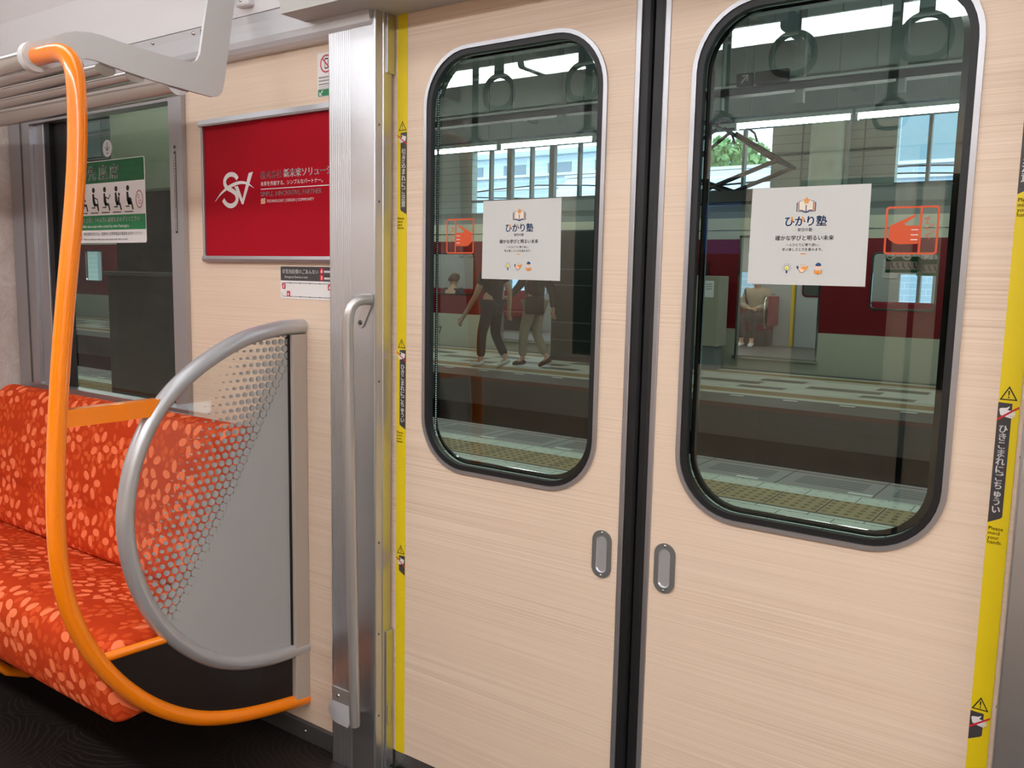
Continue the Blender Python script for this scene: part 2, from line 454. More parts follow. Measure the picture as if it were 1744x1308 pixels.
# small clothes hook on the inclined panel
hk = thing('coat_hook', 'small white coat hook box on the upper wall panel beside the rack bracket', 'hook', (-1.095, -0.092, 1.955))
mb = MB(); mb.box(-1.118, -0.105, 1.935, -1.066, -0.082, 1.99, bev=0.006, seg=3); part('base_plate', mb, WHITE, hk)
mb = MB(); mb.lathe([(0, -0.108), (0.003, -0.1075), (0.0042, -0.104)], (-1.095, 0, 1.948), 'y', 12); part('screw', mb, STEEL, hk)

# ---------------------------------------------------------------- ceiling lamps (two rows)
def lamp(x0, x1, y, label):
    t = thing('ceiling_lamp', label, 'lamp', ((x0 + x1) / 2, y, 2.25), 'ceiling lamps in two rows along the car')
    mb = MB(); mb.prism([(y - 0.13, 2.319), (y - 0.115, 2.262), (y + 0.115, 2.262), (y + 0.13, 2.319)], 'x', x0, x1); part('housing', mb, WHITE, t)
    mb = MB(); mb.prism([(y - 0.102, 2.262), (y - 0.098, 2.246), (y - 0.085, 2.240), (y + 0.085, 2.240), (y + 0.098, 2.246), (y + 0.102, 2.262)], 'x', x0 + 0.015, x1 - 0.015)
    part('diffuser', mb, LAMP if y > -1 else LAMP2, t)
    for xa in (x0, x1 - 0.014):
        mb = MB(); mb.prism([(y - 0.106, 2.262), (y - 0.101, 2.243), (y - 0.087, 2.236), (y + 0.087, 2.236), (y + 0.101, 2.243), (y + 0.106, 2.262)], 'x', xa, xa + 0.014)
        part('end_cap', mb, STGR, t)
for y, side in ((-0.69, 'door side'), (-1.91, 'far side')):
    for i, (a, b) in enumerate(((-2.44, -1.605), (-1.60, -0.38), (-0.375, 0.845), (0.85, 2.07), (2.075, 3.295), (3.30, 4.52), (4.525, 5.745))):
        lamp(a, b, y, 'linear ceiling lamp of the %s row, %s' % (side, ('nearest the end wall', 'above the bench', 'above the left door leaf', 'above the right door leaf', 'past the right door leaf', 'farther along the car', 'near the car end')[i]))

# ---------------------------------------------------------------- hand straps (seen reflected in the door glass)
def strap(x, y, label, z=1.85):
    t = thing('hand_strap', label, 'hand strap', (x, y, 2.29), 'hand straps under the car ceiling')
    mb = MB(); mb.box(x - 0.017, y - 0.003, z + 0.058, x + 0.017, y + 0.003, 2.29); part('belt', mb, STRAPM, t)
    pts = []
    for k in range(40):
        a = 2 * PI * k / 40; r = 0.055
        px, pz = r * math.cos(a), r * math.sin(a)
        if pz < -0.036: pz = -0.036 - (pz + 0.036) * -0.55
        pts.append((x + px, y, z + pz))
    mb = MB(); mb.tube(pts, 0.0085, 10, closed=True); part('grip_ring', mb, STRAPM, t)
STRAPM = plain('dark_grey_strap', rgb(46, 48, 47), 0.5)
for i, x in enumerate((-0.90, -0.59, -0.28, 0.03, 0.34, 0.65)):
    strap(x, -0.69, 'dark hand strap of the row by the doors, %s from the bench end' % ('first', 'second', 'third', 'fourth', 'fifth', 'sixth')[i])
for i, x in enumerate((-1.82, -1.2, -0.58, 0.04, 0.66)):
    strap(x, -1.75, 'dark hand strap of the far row, %s from the end wall' % ('first', 'second', 'third', 'fourth', 'fifth')[i], 1.87)

# ================================================================ sliding doors
def door(n, sg, label):
    """sg = -1 left leaf, +1 right leaf; seam at x = 0"""
    t = thing('door_%d' % n, label, None, (sg * 0.33, 0, 0), kind='structure')
    X = lambda a, b: (min(sg * a, sg * b), max(sg * a, sg * b))
    wx0, wx1 = X(0.0945, 0.5745) if sg < 0 else X(0.0845, 0.568)
    wz0, wz1 = 0.817, 1.7805
    out = rr(wx0, wz0, wx1, wz1, 0.125)
    x0, x1 = X(0.0365, 0.69)
    mb = MB(); mb.ring(rect_around(out, x0, 0.058, x1, 1.90), out, 'y', 0.0, 0.032); part('door_panel', mb, WOOD, t)
    x0, x1 = X(0.0365, 0.69)
    mb = MB(); mb.box(x0, 0.001, 0.006, x1, 0.032, 0.058); part('kick_plate', mb, STEEL, t)
    x0, x1 = X(0.0245, 0.0365); mb = MB(); mb.box(x0, -0.003, 0.006, x1, 0.034, 1.90, bev=0.002); part('edge_trim', mb, ALU2, t)
    x0, x1 = X(0.0004, 0.0245)
    mb = MB(); mb.prism([(sg * 0.0245, 0.0), (sg * 0.018, -0.004), (sg * 0.006, -0.004), (sg * 0.0015, 0.002), (sg * 0.0004, 0.014), (sg * 0.0004, 0.03), (sg * 0.0245, 0.03)], 'z', 0.006, 1.90)
    part('rubber_edge', mb, RUB, t)
    # window: bright outer ring, black gasket, glazing with its black border
    i1 = rr(wx0 + 0.009, wz0 + 0.0085, wx1 - 0.009, wz1 - 0.0085, 0.115)
    wf = MB(); wf.ring(out, i1, 'y', -0.005, 0.01, sm=True); fo = part('window_frame', wf, ALU2, t)
    i2 = rr(wx0 + 0.021, wz0 + 0.020, wx1 - 0.021, wz1 - 0.020, 0.105)
    gk = MB(); gk.ring(i1, i2, 'y', -0.002, 0.012, sm=True); part('gasket', gk, RUB, fo)
    i3 = rr(wx0 + (0.0245 if sg < 0 else 0.033), wz0 + 0.030, wx1 - 0.034, wz1 - 0.022, 0.095)
    bd = MB(); bd.ring(i2, i3, 'y', 0.0185, 0.024, sm=True); part('glass_border', bd, FRIT, fo)
    gl = MB(); gl.flat(i1, 0.0175); part('window_glass', gl, GLASS, t)
    # recessed pull handle
    hx = sg * 0.0735 + (0.0 if sg < 0 else -0.003); hw, z0, z1 = 0.0225, 0.651, 0.7535
    o = rr(hx - hw, z0, hx + hw, z1, hw - 0.0002, 9); i = rr(hx - 0.0125, z0 + 0.011, hx + 0.0125, z1 - 0.011, 0.0123, 9)
    k = rr(hx - 0.010, z0 + 0.0135, hx + 0.010, z1 - 0.0135, 0.0098, 9)
    mb = MB(); mb.ring(o, i, 'y', -0.0035, -0.0002); pl = part('pull_handle', mb, HANDLEM, t)
    mb = MB(); m = len(i)
    mb.add([(p[0], -0.0034, p[1]) for p in i] + [(p[0], -0.0008, p[1]) for p in k], [(a, (a + 1) % m, m + (a + 1) % m, m + a) for a in range(m)], 0, True)
    mb.flat([(p[0], p[1]) for p in k], -0.0008); part('recess', mb, SILVER, pl)
    for zz in (z0 + 0.005, z1 - 0.005):
        mb = MB(); mb.lathe([(0, -0.0042), (0.0022, -0.004), (0.0026, -0.0033)], (hx, 0, zz), 'y', 10); part('screw', mb, STEEL, pl)
    # yellow finger warning strip with its signs
    x0, x1 = X(0.6285, 0.6585)
    mb = MB(); mb.box(x0, -0.0012, 0.058, x1, 0.0005, 1.90); ws = part('warning_strip', mb, YEL, t)
    xi, xo = (x1, x0) if sg < 0 else (x0, x1)       # inner / outer edge of the strip
    def signs(zt, body, zb, words=True):
        """zt: top of the triangle; body: height of the charcoal flag below the hand"""
        s = 1 if sg > 0 else -1
        cx = (xi + xo) / 2 - 0.0015 * s; tri = MB()
        o = [(cx, zt), (cx + 0.0125, zt - 0.0225), (cx - 0.0125, zt - 0.0225)]
        c = (cx, zt - 0.015)
        q = [(c[0] + (p[0] - c[0]) * 0.76, c[1] + (p[1] - c[1]) * 0.76) for p in o]
        for a in range(3): tri.flat([o[a], o[(a + 1) % 3], q[(a + 1) % 3], q[a]], -0.0016)
        tri.flat([(cx - 0.0012, zt - 0.0075), (cx + 0.0012, zt - 0.0075), (cx + 0.0006, zt - 0.0152), (cx - 0.0006, zt - 0.0152)], -0.0016)
        tri.flat(circ(cx, zt - 0.0178, 0.0012, 10), -0.0016)
        part('warning_triangle', tri, STK, ws)
        f0 = zt - 0.0265; fx0, fx1 = xi, xi + s * 0.0195
        fl = MB(); fl.flat([(fx0, f0), (fx1, f0 - 0.001), (fx1, f0 - body + 0.012), (fx1 - s * 0.002, f0 - body + 0.009), (fx0, f0 - body)], -0.0015)
        part('charcoal_flag', fl, STC, ws)
        hd = MB(); hz = f0 - 0.017
        hand = [(0.002, 0.006), (0.004, 0.008), (0.012, 0.009), (0.0165, 0.012), (0.0155, 0.009), (0.0135, 0.0055), (0.024, 0.004), (0.0245, 0.0025), (0.018, 0.002), (0.0255, 0.0008), (0.0255, -0.0008), (0.018, -0.001), (0.025, -0.0026), (0.0245, -0.0042), (0.0165, -0.0035), (0.022, -0.0058), (0.021, -0.0074), (0.012, -0.0058), (0.004, -0.003)]
        hd.flat([(xi + s * a, hz + b) for a, b in hand], -0.0018); part('hand_symbol', hd, STW, ws)
        sl = MB(); sl.flat([(xi, hz - 0.013), (xi, hz - 0.009), (xi + s * 0.029, hz + 0.0125), (xi + s * 0.029, hz + 0.0095)], -0.0020); part('red_slash', sl, STR, ws)
        return f0, f0 - body, (fx0 + fx1) / 2
    def words(x, z):
        for k, w in enumerate(('Please', 'mind', 'your', 'hands.')): text(w, 0.0085, x, -0.0016, z - 0.0075 * (k + 1), STK, ws, 'LEFT', 0.005)
    lx = min(x0, x1) + 0.0015
    f0, fb, fc = signs(1.634, 0.19, 0)
    vtext('引き込まれにご注意', 0.0155, fc, -0.0019, f0 - 0.038, STW, ws, 0.03, 0.97, 0.9)
    words(lx, fb - 0.004)
    f0, fb, fc = signs(1.122, 0.195, 0)
    vtext('ひきこまれにごちゅうい', 0.0142, fc, -0.0019, f0 - 0.036, STW, ws, 0.03, 0.92, 0.95)
    words(lx, fb - 0.004)
    signs(0.6075, 0.05, 0)
    return t
HANDLEM = plain('handle_grey', rgb(128, 128, 126), 0.35, metal=0.5)
DL = door(1, -1, 'left sliding door leaf in pale wood with a rounded window')
DR = door(2, 1, 'right sliding door leaf in pale wood with a rounded window')
# beaded edge seen inside the left window's glazing
mb = MB()
for k in range(150): mb.box(-0.5485, 0.0135, 0.9 + k * 0.0053, -0.5460, 0.0165, 0.9 + k * 0.0053 + 0.003, 0)
part('glazing_spacer', mb, STEEL, DL)

# ---------------------------------------------------------------- door pillars
def pillar(sg, name, label):
    t = thing(name, label, None, (sg * 0.75, -0.03, 0), kind='structure')
    def mx(pts): return [(sg * a, b) for a, b in pts]
    prof = [(0.8255, -0.0305), (0.8255, -0.060), (0.8235, -0.0635)]
    x = 0.8195
    for k in range(11):                       # fine vertical flutes
        prof += [(x, -0.064), (x - 0.0012, -0.0632), (x - 0.0052, -0.0632), (x - 0.0064, -0.064)]; x -= 0.0066
    prof += [(0.6735, -0.064), (0.6705, -0.0625), (0.6695, -0.060), (0.6695, -0.040), (0.6675, -0.0385), (0.6675, -0.0335), (0.6695, -0.032), (0.6695, -0.0095), (0.6860, -0.0095), (0.6860, -0.0305)]
    mb = MB(); mb.prism(mx(prof), 'z', 0.0, 1.873); part('pillar_casing', mb, ALU, t)
    for a, b, nm in ((0.02, 0.384, 'lower_cover'), (1.74, 1.873, 'upper_cover')):
        mb = MB(); mb.box(min(sg * 0.664, sg * 0.672), -0.0300, a, max(sg * 0.664, sg * 0.672), -0.0035, b, bev=0.0015); part(nm, mb, ALU, t)
    for z in (0.17, 0.385, 0.62, 1.02, 1.445, 1.62):
        mb = MB(); mb.lathe([(0, sg * 0.6678), (0.0022, sg * 0.668), (0.003, sg * 0.6696)], (0, -0.051, z), 'x', 10); part('screw', mb, DGREY, t)
    return t
PL = pillar(-1, 'door_pillar', 'fluted aluminium pillar on the left of the doors')
lt = MB(); lt.box(-0.6650, -0.0265, 0.135, -0.6632, -0.0095, 0.190, bev=0.002); part('latch_cover', lt, ALU, PL)
PR = pillar(1, 'door_pillar', 'aluminium pillar on the right of the doors, cut by the photo edge')

# ---------------------------------------------------------------- vertical grab rail on the left pillar
gr = thing('grab_rail', 'vertical satin steel grab rail bolted to the left door pillar', 'handrail', (-0.705, -0.064, 0.14))
path = [(-0.682, -0.0655, 1.2165), (-0.688, -0.085, 1.2165), (-0.694, -0.102, 1.212), (-0.699, -0.114, 1.2), (-0.702, -0.119, 1.18), (-0.704, -0.12, 1.15)]
path += [(-0.704, -0.12 + 0.02 * k / 8, 1.15 - 0.98 * k / 8) for k in range(1, 9)] + [(-0.704, -0.0995, 0.152)]
mb = MB(); mb.tube(path, [0.0135] * (len(path) - 1) + [0.0125], 18); part('rail', mb, RAILSAT, gr)
mb = MB(); n = [(-0.684, 1.213), (-0.673, 1.218)] 
mb.prism([(-0.7265, 1.158), (-0.7225, 1.148), (-0.7135, 1.1465), (-0.7055, 1.152), (-0.677, 1.205), (-0.675, 1.22), (-0.684, 1.228), (-0.695, 1.222)], 'y', -0.0675, -0.0635); tp = part('top_bracket', mb, RAILSAT, gr)
mb = MB(); mb.lathe([(0, -0.072), (0.003, -0.0715), (0.0055, -0.0695), (0.006, -0.0672)], (-0.7155, 0, 1.16), 'y', 14); part('screw', mb, DGREY, tp)
mb = MB(); mb.box(-0.822, -0.0675, 0.165, -0.722, -0.0635, 0.211, bev=0.0015); bt = part('bottom_bracket', mb, RAILSAT, gr)
mb = MB(); mb.lathe([(0, -0.072), (0.0035, -0.0712), (0.0058, -0.0692), (0.006, -0.0672)], (-0.797, 0, 0.190), 'y', 14); part('screw', mb, STEEL, bt)
mb = MB()                                          # sloping quarter-round lip under the plate
lip = [(-0.8195, -0.0675, 0.172), (-0.79, -0.0675, 0.172), (-0.755, -0.0675, 0.172), (-0.722, -0.0675, 0.172),
       (-0.8245, -0.072, 0.163), (-0.795, -0.078, 0.162), (-0.765, -0.083, 0.162), (-0.722, -0.085, 0.163),
       (-0.8275, -0.0755, 0.154), (-0.804, -0.0865, 0.150), (-0.772, -0.095, 0.150), (-0.722, -0.100, 0.154),
       (-0.8250, -0.0775, 0.1475), (-0.802, -0.091, 0.141), (-0.772, -0.102, 0.1405), (-0.722, -0.112, 0.147)]
q4 = [(r * 4 + c, r * 4 + c + 1, r * 4 + c + 5, r * 4 + c + 4) for r in range(3) for c in range(3)]
mb.add(lip, q4, 0, True); mb.add([(p[0] + .001, p[1] + .0015, p[2] - .0035) for p in lip], [f[::-1] for f in q4], 0, True)
edge = [0, 4, 8, 12, 13, 14, 15, 11, 7, 3]; E2 = [lip[i] for i in edge]; n = len(E2)
mb.add(E2 + [(p[0] + .001, p[1] + .0015, p[2] - .0035) for p in E2], [(k, k + 1, n + k + 1, n + k) for k in range(n - 1)], 0)
part('finger_lip', mb, SILVER, gr)

# ================================================================ side window (window_1)
t = thing('window_1', 'side window over the bench with aluminium frame', None, (-1.95, -0.03, 0.825), kind='structure')
o = rr(-2.455, 0.825, -1.445, 1.79, 0.012, 3); i = rr(-2.31, 0.869, -1.506, 1.755, 0.004, 3)
mb = MB(); mb.ring(rect_around(i, -2.455, 0.825, -1.445, 1.79), i, 'y', -0.046, 0.0)
mb.box(-2.458, -0.056, 0.824, -1.443, -0.044, 0.853, bev=0.003)
fo = part('window_frame', mb, ALU2, t)
mb = MB(); mb.box(-2.372, -0.0475, 0.87, -2.362, -0.0455, 1.79); part('frame_groove', mb, DGREY, fo)
mb = MB(); mb.box(-2.31, -0.032, 0.869, -2.245, -0.006, 1.755, bev=0.002); part('sash_rail', mb, ALU2, fo)
mb = MB(); mb.box(-2.245, -0.026, 0.869, -2.215, -0.008, 1.755); mb.box(-2.215, -0.012, 0.869, -2.135, -0.004, 1.755, bev=0.003)
part('sash_gasket', mb, RUB, fo)
mb = MB(); mb.flat([(-2.24, 0.869), (-1.506, 0.869), (-1.506, 1.755), (-2.24, 1.755)], -0.006); part('window_glass', mb, GLASS, t)

# ================================================================ bench seat
t = thing('bench_seat', 'orange flower-patterned bench seat under the side window', 'seat', (-1.72, -0.3, 0.0))
def upholstery(name, prof, x0, x1, close=True):
    """prof: (y,z) outline; UV along the cloth, rounded at both ends"""
    mb = MB(); n = len(prof); xs = [x0, x0 + 0.006, x0 + 0.02, x0 + 0.05] + [x0 + 0.05 + (x1 - x0 - 0.1) * k / 12 for k in range(1, 12)] + [x1 - 0.05, x1 - 0.02, x1 - 0.006, x1]
    cy = sum(p[0] for p in prof) / n; cz = sum(p[1] for p in prof) / n
    ins = [0.02, 0.009, 0.002, 0] + [0] * 11 + [0, 0.002, 0.009, 0.02]
    L = [0]
    for k in range(1, n): L.append(L[-1] + math.dist(prof[k], prof[k - 1]))
    for j, x in enumerate(xs):
        for k, p in enumerate(prof):
            d = Vector((cy - p[0], cz - p[1])); dl = d.length; d = d / dl * min(ins[j], dl * 0.5)
            mb.uv[len(mb.v) + k] = (x, L[k])
        mb.v += [(x, p[0] + (cy - p[0]) / max(1e-6, math.dist(p, (cy, cz))) * ins[j], p[1] + (cz - p[1]) / max(1e-6, math.dist(p, (cy, cz))) * ins[j]) for p in prof]
    fs = []
    for j in range(len(xs) - 1):
        for k in range(n):
            l = (k + 1) % n; fs.append((j * n + k, (j + 1) * n + k, (j + 1) * n + l, j * n + l))
    for f in fs: mb.f.append(f); mb.mi.append(0); mb.sm.append(True)
    for base in (0, (len(xs) - 1) * n): mb.f.append(tuple(range(base, base + n))); mb.mi.append(0); mb.sm.append(True)
    return mb
def smooth(pts, it=2):
    for _ in range(it):
        q = [pts[0]]
        for a, b in zip(pts, pts[1:]): q += [(a[0] * .75 + b[0] * .25, a[1] * .75 + b[1] * .25), (a[0] * .25 + b[0] * .75, a[1] * .25 + b[1] * .75)]
        pts = q + [pts[-1]]
    return pts
bk = smooth([(-0.085, 0.40), (-0.205, 0.395), (-0.212, 0.45), (-0.192, 0.53), (-0.186, 0.548), (-0.190, 0.565), (-0.178, 0.66), (-0.150, 0.79), (-0.136, 0.845), (-0.108, 0.866), (-0.070, 0.862), (-0.060, 0.82), (-0.060, 0.60), (-0.070, 0.42)], 2)
part('backrest', upholstery('backrest', bk, -2.44, -0.995), SEAT, t)
ct = smooth([(-0.10, 0.25), (-0.11, 0.385), (-0.20, 0.402), (-0.30, 0.418), (-0.40, 0.437), (-0.50, 0.447), (-0.548, 0.440), (-0.572, 0.405), (-0.575, 0.34), (-0.562, 0.262), (-0.545, 0.246), (-0.50, 0.25), (-0.3, 0.25)], 2)
part('seat_cushion', upholstery('seat_cushion', ct, -2.44, -0.995), SEAT, t)
mb = MB(); mb.box(-2.43, -0.30, 0.16, -1.05, -0.05, 0.245); part('seat_base', mb, BLACK, t)
mb = MB(); mb.tube([(-1.66, -0.525, 0.232), (-1.66, -0.52, 0.2), (-1.66, -0.49, 0.165), (-1.66, -0.44, 0.14), (-1.66, -0.3, 0.12), (-1.66, -0.06, 0.11)], 0.014, 12); part('support_tube', mb, ORANGE, t)

# ================================================================ seat-end partition: silver ring, glass, post
def spline(pts, n=6):
    """Catmull-Rom through 2D/3D points"""
    P = [Vector(p) for p in pts]; P = [P[0] * 2 - P[1]] + P + [P[-1] * 2 - P[-2]]; out = []
    for i in range(1, len(P) - 2):
        for k in range(n):
            u = k / n; a, b, c, d = P[i - 1:i + 3]
            out.append(0.5 * (2 * b + (c - a) * u + (2 * a - 5 * b + 4 * c - d) * u * u + (3 * b - a - 3 * c + d) * u ** 3))
    return out + [P[-2]]
ring_yz = [(-0.031, 1.137), (-0.075, 1.1365), (-0.118, 1.133), (-0.207, 1.116), (-0.292, 1.082), (-0.372, 1.036), (-0.433, 0.985), (-0.478, 0.927), (-0.513, 0.853), (-0.531, 0.778), (-0.5365, 0.715), (-0.528, 0.637), (-0.505, 0.557), (-0.465, 0.476), (-0.406, 0.402), (-0.328, 0.338), (-0.243, 0.298), (-0.152, 0.277), (-0.09, 0.271), (-0.031, 0.2655)]
rs = spline(ring_yz, 5)
t = thing('seat_partition', 'D-shaped silver tube seat partition with dot-printed glass fixed to the wall', 'partition', (XP, -0.031, 0.2655))
mb = MB(); mb.tube([(XP, p[0], p[1]) for p in rs], 0.0195, 18); part('ring_tube', mb, SILVER, t)
gp = [(p[0], p[1]) for p in rs if p[0] < -0.082]
gp = [(-0.082, 1.128)] + gp + [(-0.082, 0.276)]
mb = MB(); mb.prism(gp, 'x', XP - 0.0025, XP + 0.0025); part('printed_glass', mb, DOTS, t)
mb = MB(); mb.box(XP - 0.016, -0.0785, 0.118, XP + 0.016, -0.0305, 1.118, bev=0.002); part('wall_post', mb, POSTM, t)
mb = MB(); mb.box(XP - 0.006, -0.0845, 0.285, XP + 0.006, -0.078, 1.12); part('glass_gasket', mb, RUB, t)

# ---------------------------------------------------------------- orange pole frame
t = thing('orange_handrail', 'bent orange pole running from the luggage rack down round the seat end to the wall', 'handrail', (XP, -0.031, 0.117))
low_yz = [(-0.605, 1.62), (-0.6065, 1.517), (-0.619, 1.401), (-0.641, 1.248), (-0.656, 1.131), (-0.669, 1.013), (-0.680, 0.894), (-0.6865, 0.773), (-0.686, 0.673), (-0.673, 0.582), (-0.642, 0.488), (-0.590, 0.396), (-0.515, 0.302), (-0.412, 0.219), (-0.299, 0.168), (-0.173, 0.142), (-0.09, 0.128), (-0.031, 0.118)]
P3 = [(-1.118, -0.604, 1.711), (-1.075, -0.604, 1.711), (-1.035, -0.604, 1.711), (-1.003, -0.604, 1.705), (-0.978, -0.604, 1.687), (-0.965, -0.6045, 1.66)] + [(XP, a, b) for a, b in low_yz]
ps = spline(P3, 5)
for _ in range(24): ps = [ps[0]] + [(ps[i - 1] + ps[i] * 2 + ps[i + 1]) / 4 for i in range(1, len(ps) - 1)] + [ps[-1]]
mb = MB(); mb.tube(ps, 0.0185, 20); part('pole', mb, ORANGE, t)
mb = MB(); mb.prism([(-0.664, 0.990), (-0.452, 0.9915), (-0.477, 0.954), (-0.668, 0.954)], 'x', XP - 0.014, XP + 0.014); part('armrest_bar', mb, ORANGE, t)
mb = MB(); mb.tube([(XP, -0.612, 0.4385), (XP, -0.452, 0.431)], 0.0105, 12); part('lower_strut', mb, ORANGE, t)
orn = [(p.y, p.z) for p in ps if abs(p.x - XP) < 2e-3 and p.z < 0.437]
rin = [(p[0], p[1]) for p in rs if p[1] < 0.43 and p[0] < -0.08]
kp = [(-0.604, 0.433)] + orn[1:] 
kp = [q for q in kp if q[0] < -0.081] + [(-0.081, 0.127), (-0.081, 0.271)] + [q for q in reversed(rin)] + [(-0.45, 0.430)]
mb = MB(); mb.prism(kp, 'x', XP - 0.003, XP + 0.003); part('kick_panel', mb, KICK, t)

# ---------------------------------------------------------------- luggage rack
t = thing('luggage_rack', 'luggage rack of steel pipes with a grey-white end bracket above the side window', 'luggage rack', (-1.8, -0.2, 1.7))
BX = -1.112
ob = [(-0.634, 1.712), (-0.628, 1.727), (-0.612, 1.739), (-0.584, 1.751), (-0.545, 1.772), (-0.52, 1.781), (-0.49, 1.786), (-0.46, 1.786), (-0.413, 1.781), (-0.33, 1.7765), (-0.250, 1.773), (-0.235, 1.775), (-0.222, 1.783), (-0.213, 1.80), (-0.201, 1.865), (-0.188, 1.931), (-0.178, 2.02), (-0.17, 2.13), (-0.115, 2.05), (-0.100, 1.99), (-0.109, 1.95), (-0.127, 1.848), (-0.145, 1.745), (-0.152, 1.720), (-0.163, 1.708), (-0.18, 1.7035), (-0.205, 1.7045), (-0.344, 1.713), (-0.443, 1.724), (-0.475, 1.729), (-0.500, 1.729), (-0.525, 1.721), (-0.55, 1.705), (-0.575, 1.694), (-0.60, 1.690), (-0.622, 1.696)]
mb = MB(); mb.prism(ob, 'x', BX - 0.009, BX); part('end_bracket', mb, BRKT, t)
mb = MB(); mb.tube([(BX - 0.002, -0.604, 1.711), (BX - 0.022, -0.604, 1.711)], 0.031, 22); part('bracket_collar', mb, BRKT, t)
mb = MB(); mb.tube([(BX - 0.02, -0.604, 1.711), (-2.465, -0.604, 1.711)], 0.0195, 18); part('front_rail', mb, STEEL, t)
for k, (y, z) in enumerate(((-0.525, 1.714), (-0.452, 1.716), (-0.382, 1.715))):
    mb = MB(); mb.tube([(BX - 0.008, y, z), (-2.465, y, z)], 0.0135, 14, flat=1.85); part('pipe', mb, STEEL, t)
mb = MB(); mb.tube([(BX - 0.010, -0.268, 1.727), (-2.465, -0.268, 1.727)], 0.034, 20); part('rear_rail', mb, STEEL, t)

# ================================================================ notices and posters
# crimson advert in its wall frame
t = thing('advert_frame', 'aluminium poster frame with a crimson company advert on the pale wood wall', 'poster', (-1.1, -0.03, 1.302))
mb = MB(); mb.prism([(-0.030, 1.671), (-0.045, 1.671), (-0.047, 1.676), (-0.044, 1.689), (-0.030, 1.691)], 'x', -1.367, -0.832)
mb.prism([(-0.030, 1.300), (-0.043, 1.301), (-0.047, 1.309), (-0.045, 1.317), (-0.030, 1.318)], 'x', -1.363, -0.832)
mb.box(-1.366, -0.040, 1.301, -1.3575, -0.030, 1.69, bev=0.0015); mb.box(-0.8405, -0.040, 1.301, -0.832, -0.030, 1.69, bev=0.0015)
part('frame', mb, ALU2, t)
mb = MB(); mb.box(-1.358, -0.0335, 1.316, -0.840, -0.0305, 1.6715); pp = part('poster', mb, RED, t)
Y = -0.0342
mb = MB()
sS = [(-1.2135, 1.524), (-1.222, 1.5325), (-1.238, 1.5375), (-1.256, 1.5345), (-1.268, 1.524), (-1.268, 1.511), (-1.256, 1.501), (-1.238, 1.494), (-1.222, 1.485), (-1.2165, 1.473), (-1.222, 1.461), (-1.238, 1.4535), (-1.256, 1.455), (-1.270, 1.463), (-1.277, 1.471)]
ribbon(mb, [tuple(p) for p in spline([(a, b) for a, b in sS], 4)], 0.0125, Y)
mb.flat([(-1.228, 1.505), (-1.212, 1.505), (-1.1935, 1.470), (-1.166, 1.537), (-1.148, 1.540), (-1.1905, 1.456), (-1.1965, 1.456)], Y)
sw = [tuple(p) for p in spline([(-1.314, 1.466), (-1.285, 1.488), (-1.248, 1.505), (-1.207, 1.5135), (-1.172, 1.510), (-1.145, 1.497)], 5)]
n = len(sw); ribbon(mb, sw, [0.0005 + 0.0085 * math.sin(PI * i / (n - 1)) for i in range(n)], Y - 0.0002)
part('logo', mb, STW, pp)
mb = MB(); mb.box(-1.117, Y, 1.4915, -0.842, Y + 0.0004, 1.4935); part('rule', mb, STW, pp)
mb = MB()
for a in range(4):
    for b in range(4): mb.flat([(-1.117 + a * .0045, 1.4545 + b * .0037), (-1.1131 + a * .0045, 1.4545 + b * .0037), (-1.1131 + a * .0045, 1.4577 + b * .0037), (-1.117 + a * .0045, 1.4577 + b * .0037)], Y, (a + b) % 2)
part('mosaic_mark', mb, [STW, GOLD], pp)
text('株式会社', 0.0215, -1.118, Y, 1.5205, STW, pp, bold=0.006)
text('新未来ソリューシ', 0.0232, -1.026, Y, 1.521, STW, pp, bold=0.02, sx=0.98)
text('未来を共創する、シンプルなパートナー。', 0.0130, -1.118, Y, 1.5015, STW, pp)
text('SIMPLE. INNOVATIVE. PARTNER', 0.0168, -1.118, Y, 1.474, STW, pp, bold=0.008, sx=0.99)
text('TECHNOLOGY | DESIGN | COMMUNITY', 0.0100, -1.094, Y, 1.4575, STW, pp, sx=1.02)

# no-phones notice, mostly hidden by the pillar
t = thing('notice_sticker', 'small white notice with a red prohibition ring above the crimson advert', 'sticker', (-0.868, -0.031, 1.706))
mb = MB(); mb.prism(rr(-0.8985, 1.706, -0.838, 1.811, 0.004, 4), 'y', -0.0314, -0.0302); part('sheet', mb, STW, t)
mb = MB(); mb.ring(circ(-0.8665, 1.784, 0.0215), circ(-0.8665, 1.784, 0.0180), 'y', -0.0318, -0.0315); mb.flat([(-0.882, 1.797), (-0.8795, 1.7995), (-0.851, 1.771), (-0.8535, 1.7685)], -0.0319); part('prohibition_ring', mb, STR, t)
mb = MB(); mb.ring(rr(-0.872, 1.772, -0.860, 1.797, 0.002, 3), rr(-0.8705, 1.775, -0.8615, 1.794, 0.001, 3), 'y', -0.0317, -0.0315); part('phone_symbol', mb, STK, t)
mb = MB()
for k in range(3): mb.flat([(-0.894, 1.7545 - k * .008), (-0.842, 1.7545 - k * .008), (-0.842, 1.7505 - k * .008), (-0.894, 1.7505 - k * .008)], -0.0316)
for k in range(2): mb.flat([(-0.894, 1.7315 - k * .004), (-0.842, 1.7315 - k * .004), (-0.842, 1.7300 - k * .004), (-0.894, 1.7300 - k * .004)], -0.0316)
part('small_print', mb, STGR, t)
mb = MB(); mb.flat([(-0.8955, 1.708), (-0.839, 1.708), (-0.839, 1.7245), (-0.8965, 1.7245), (-0.8965, 1.7095)], -0.0316); part('green_band', mb, STG, t)
mb = MB(); ribbon(mb, [(-0.879, 1.7215), (-0.8905, 1.7115)], 0.0026, -0.0318); ribbon(mb, [(-0.8915, 1.719), (-0.8915, 1.711), (-0.8825, 1.711)], 0.0024, -0.0318); part('arrow', mb, STW, t)

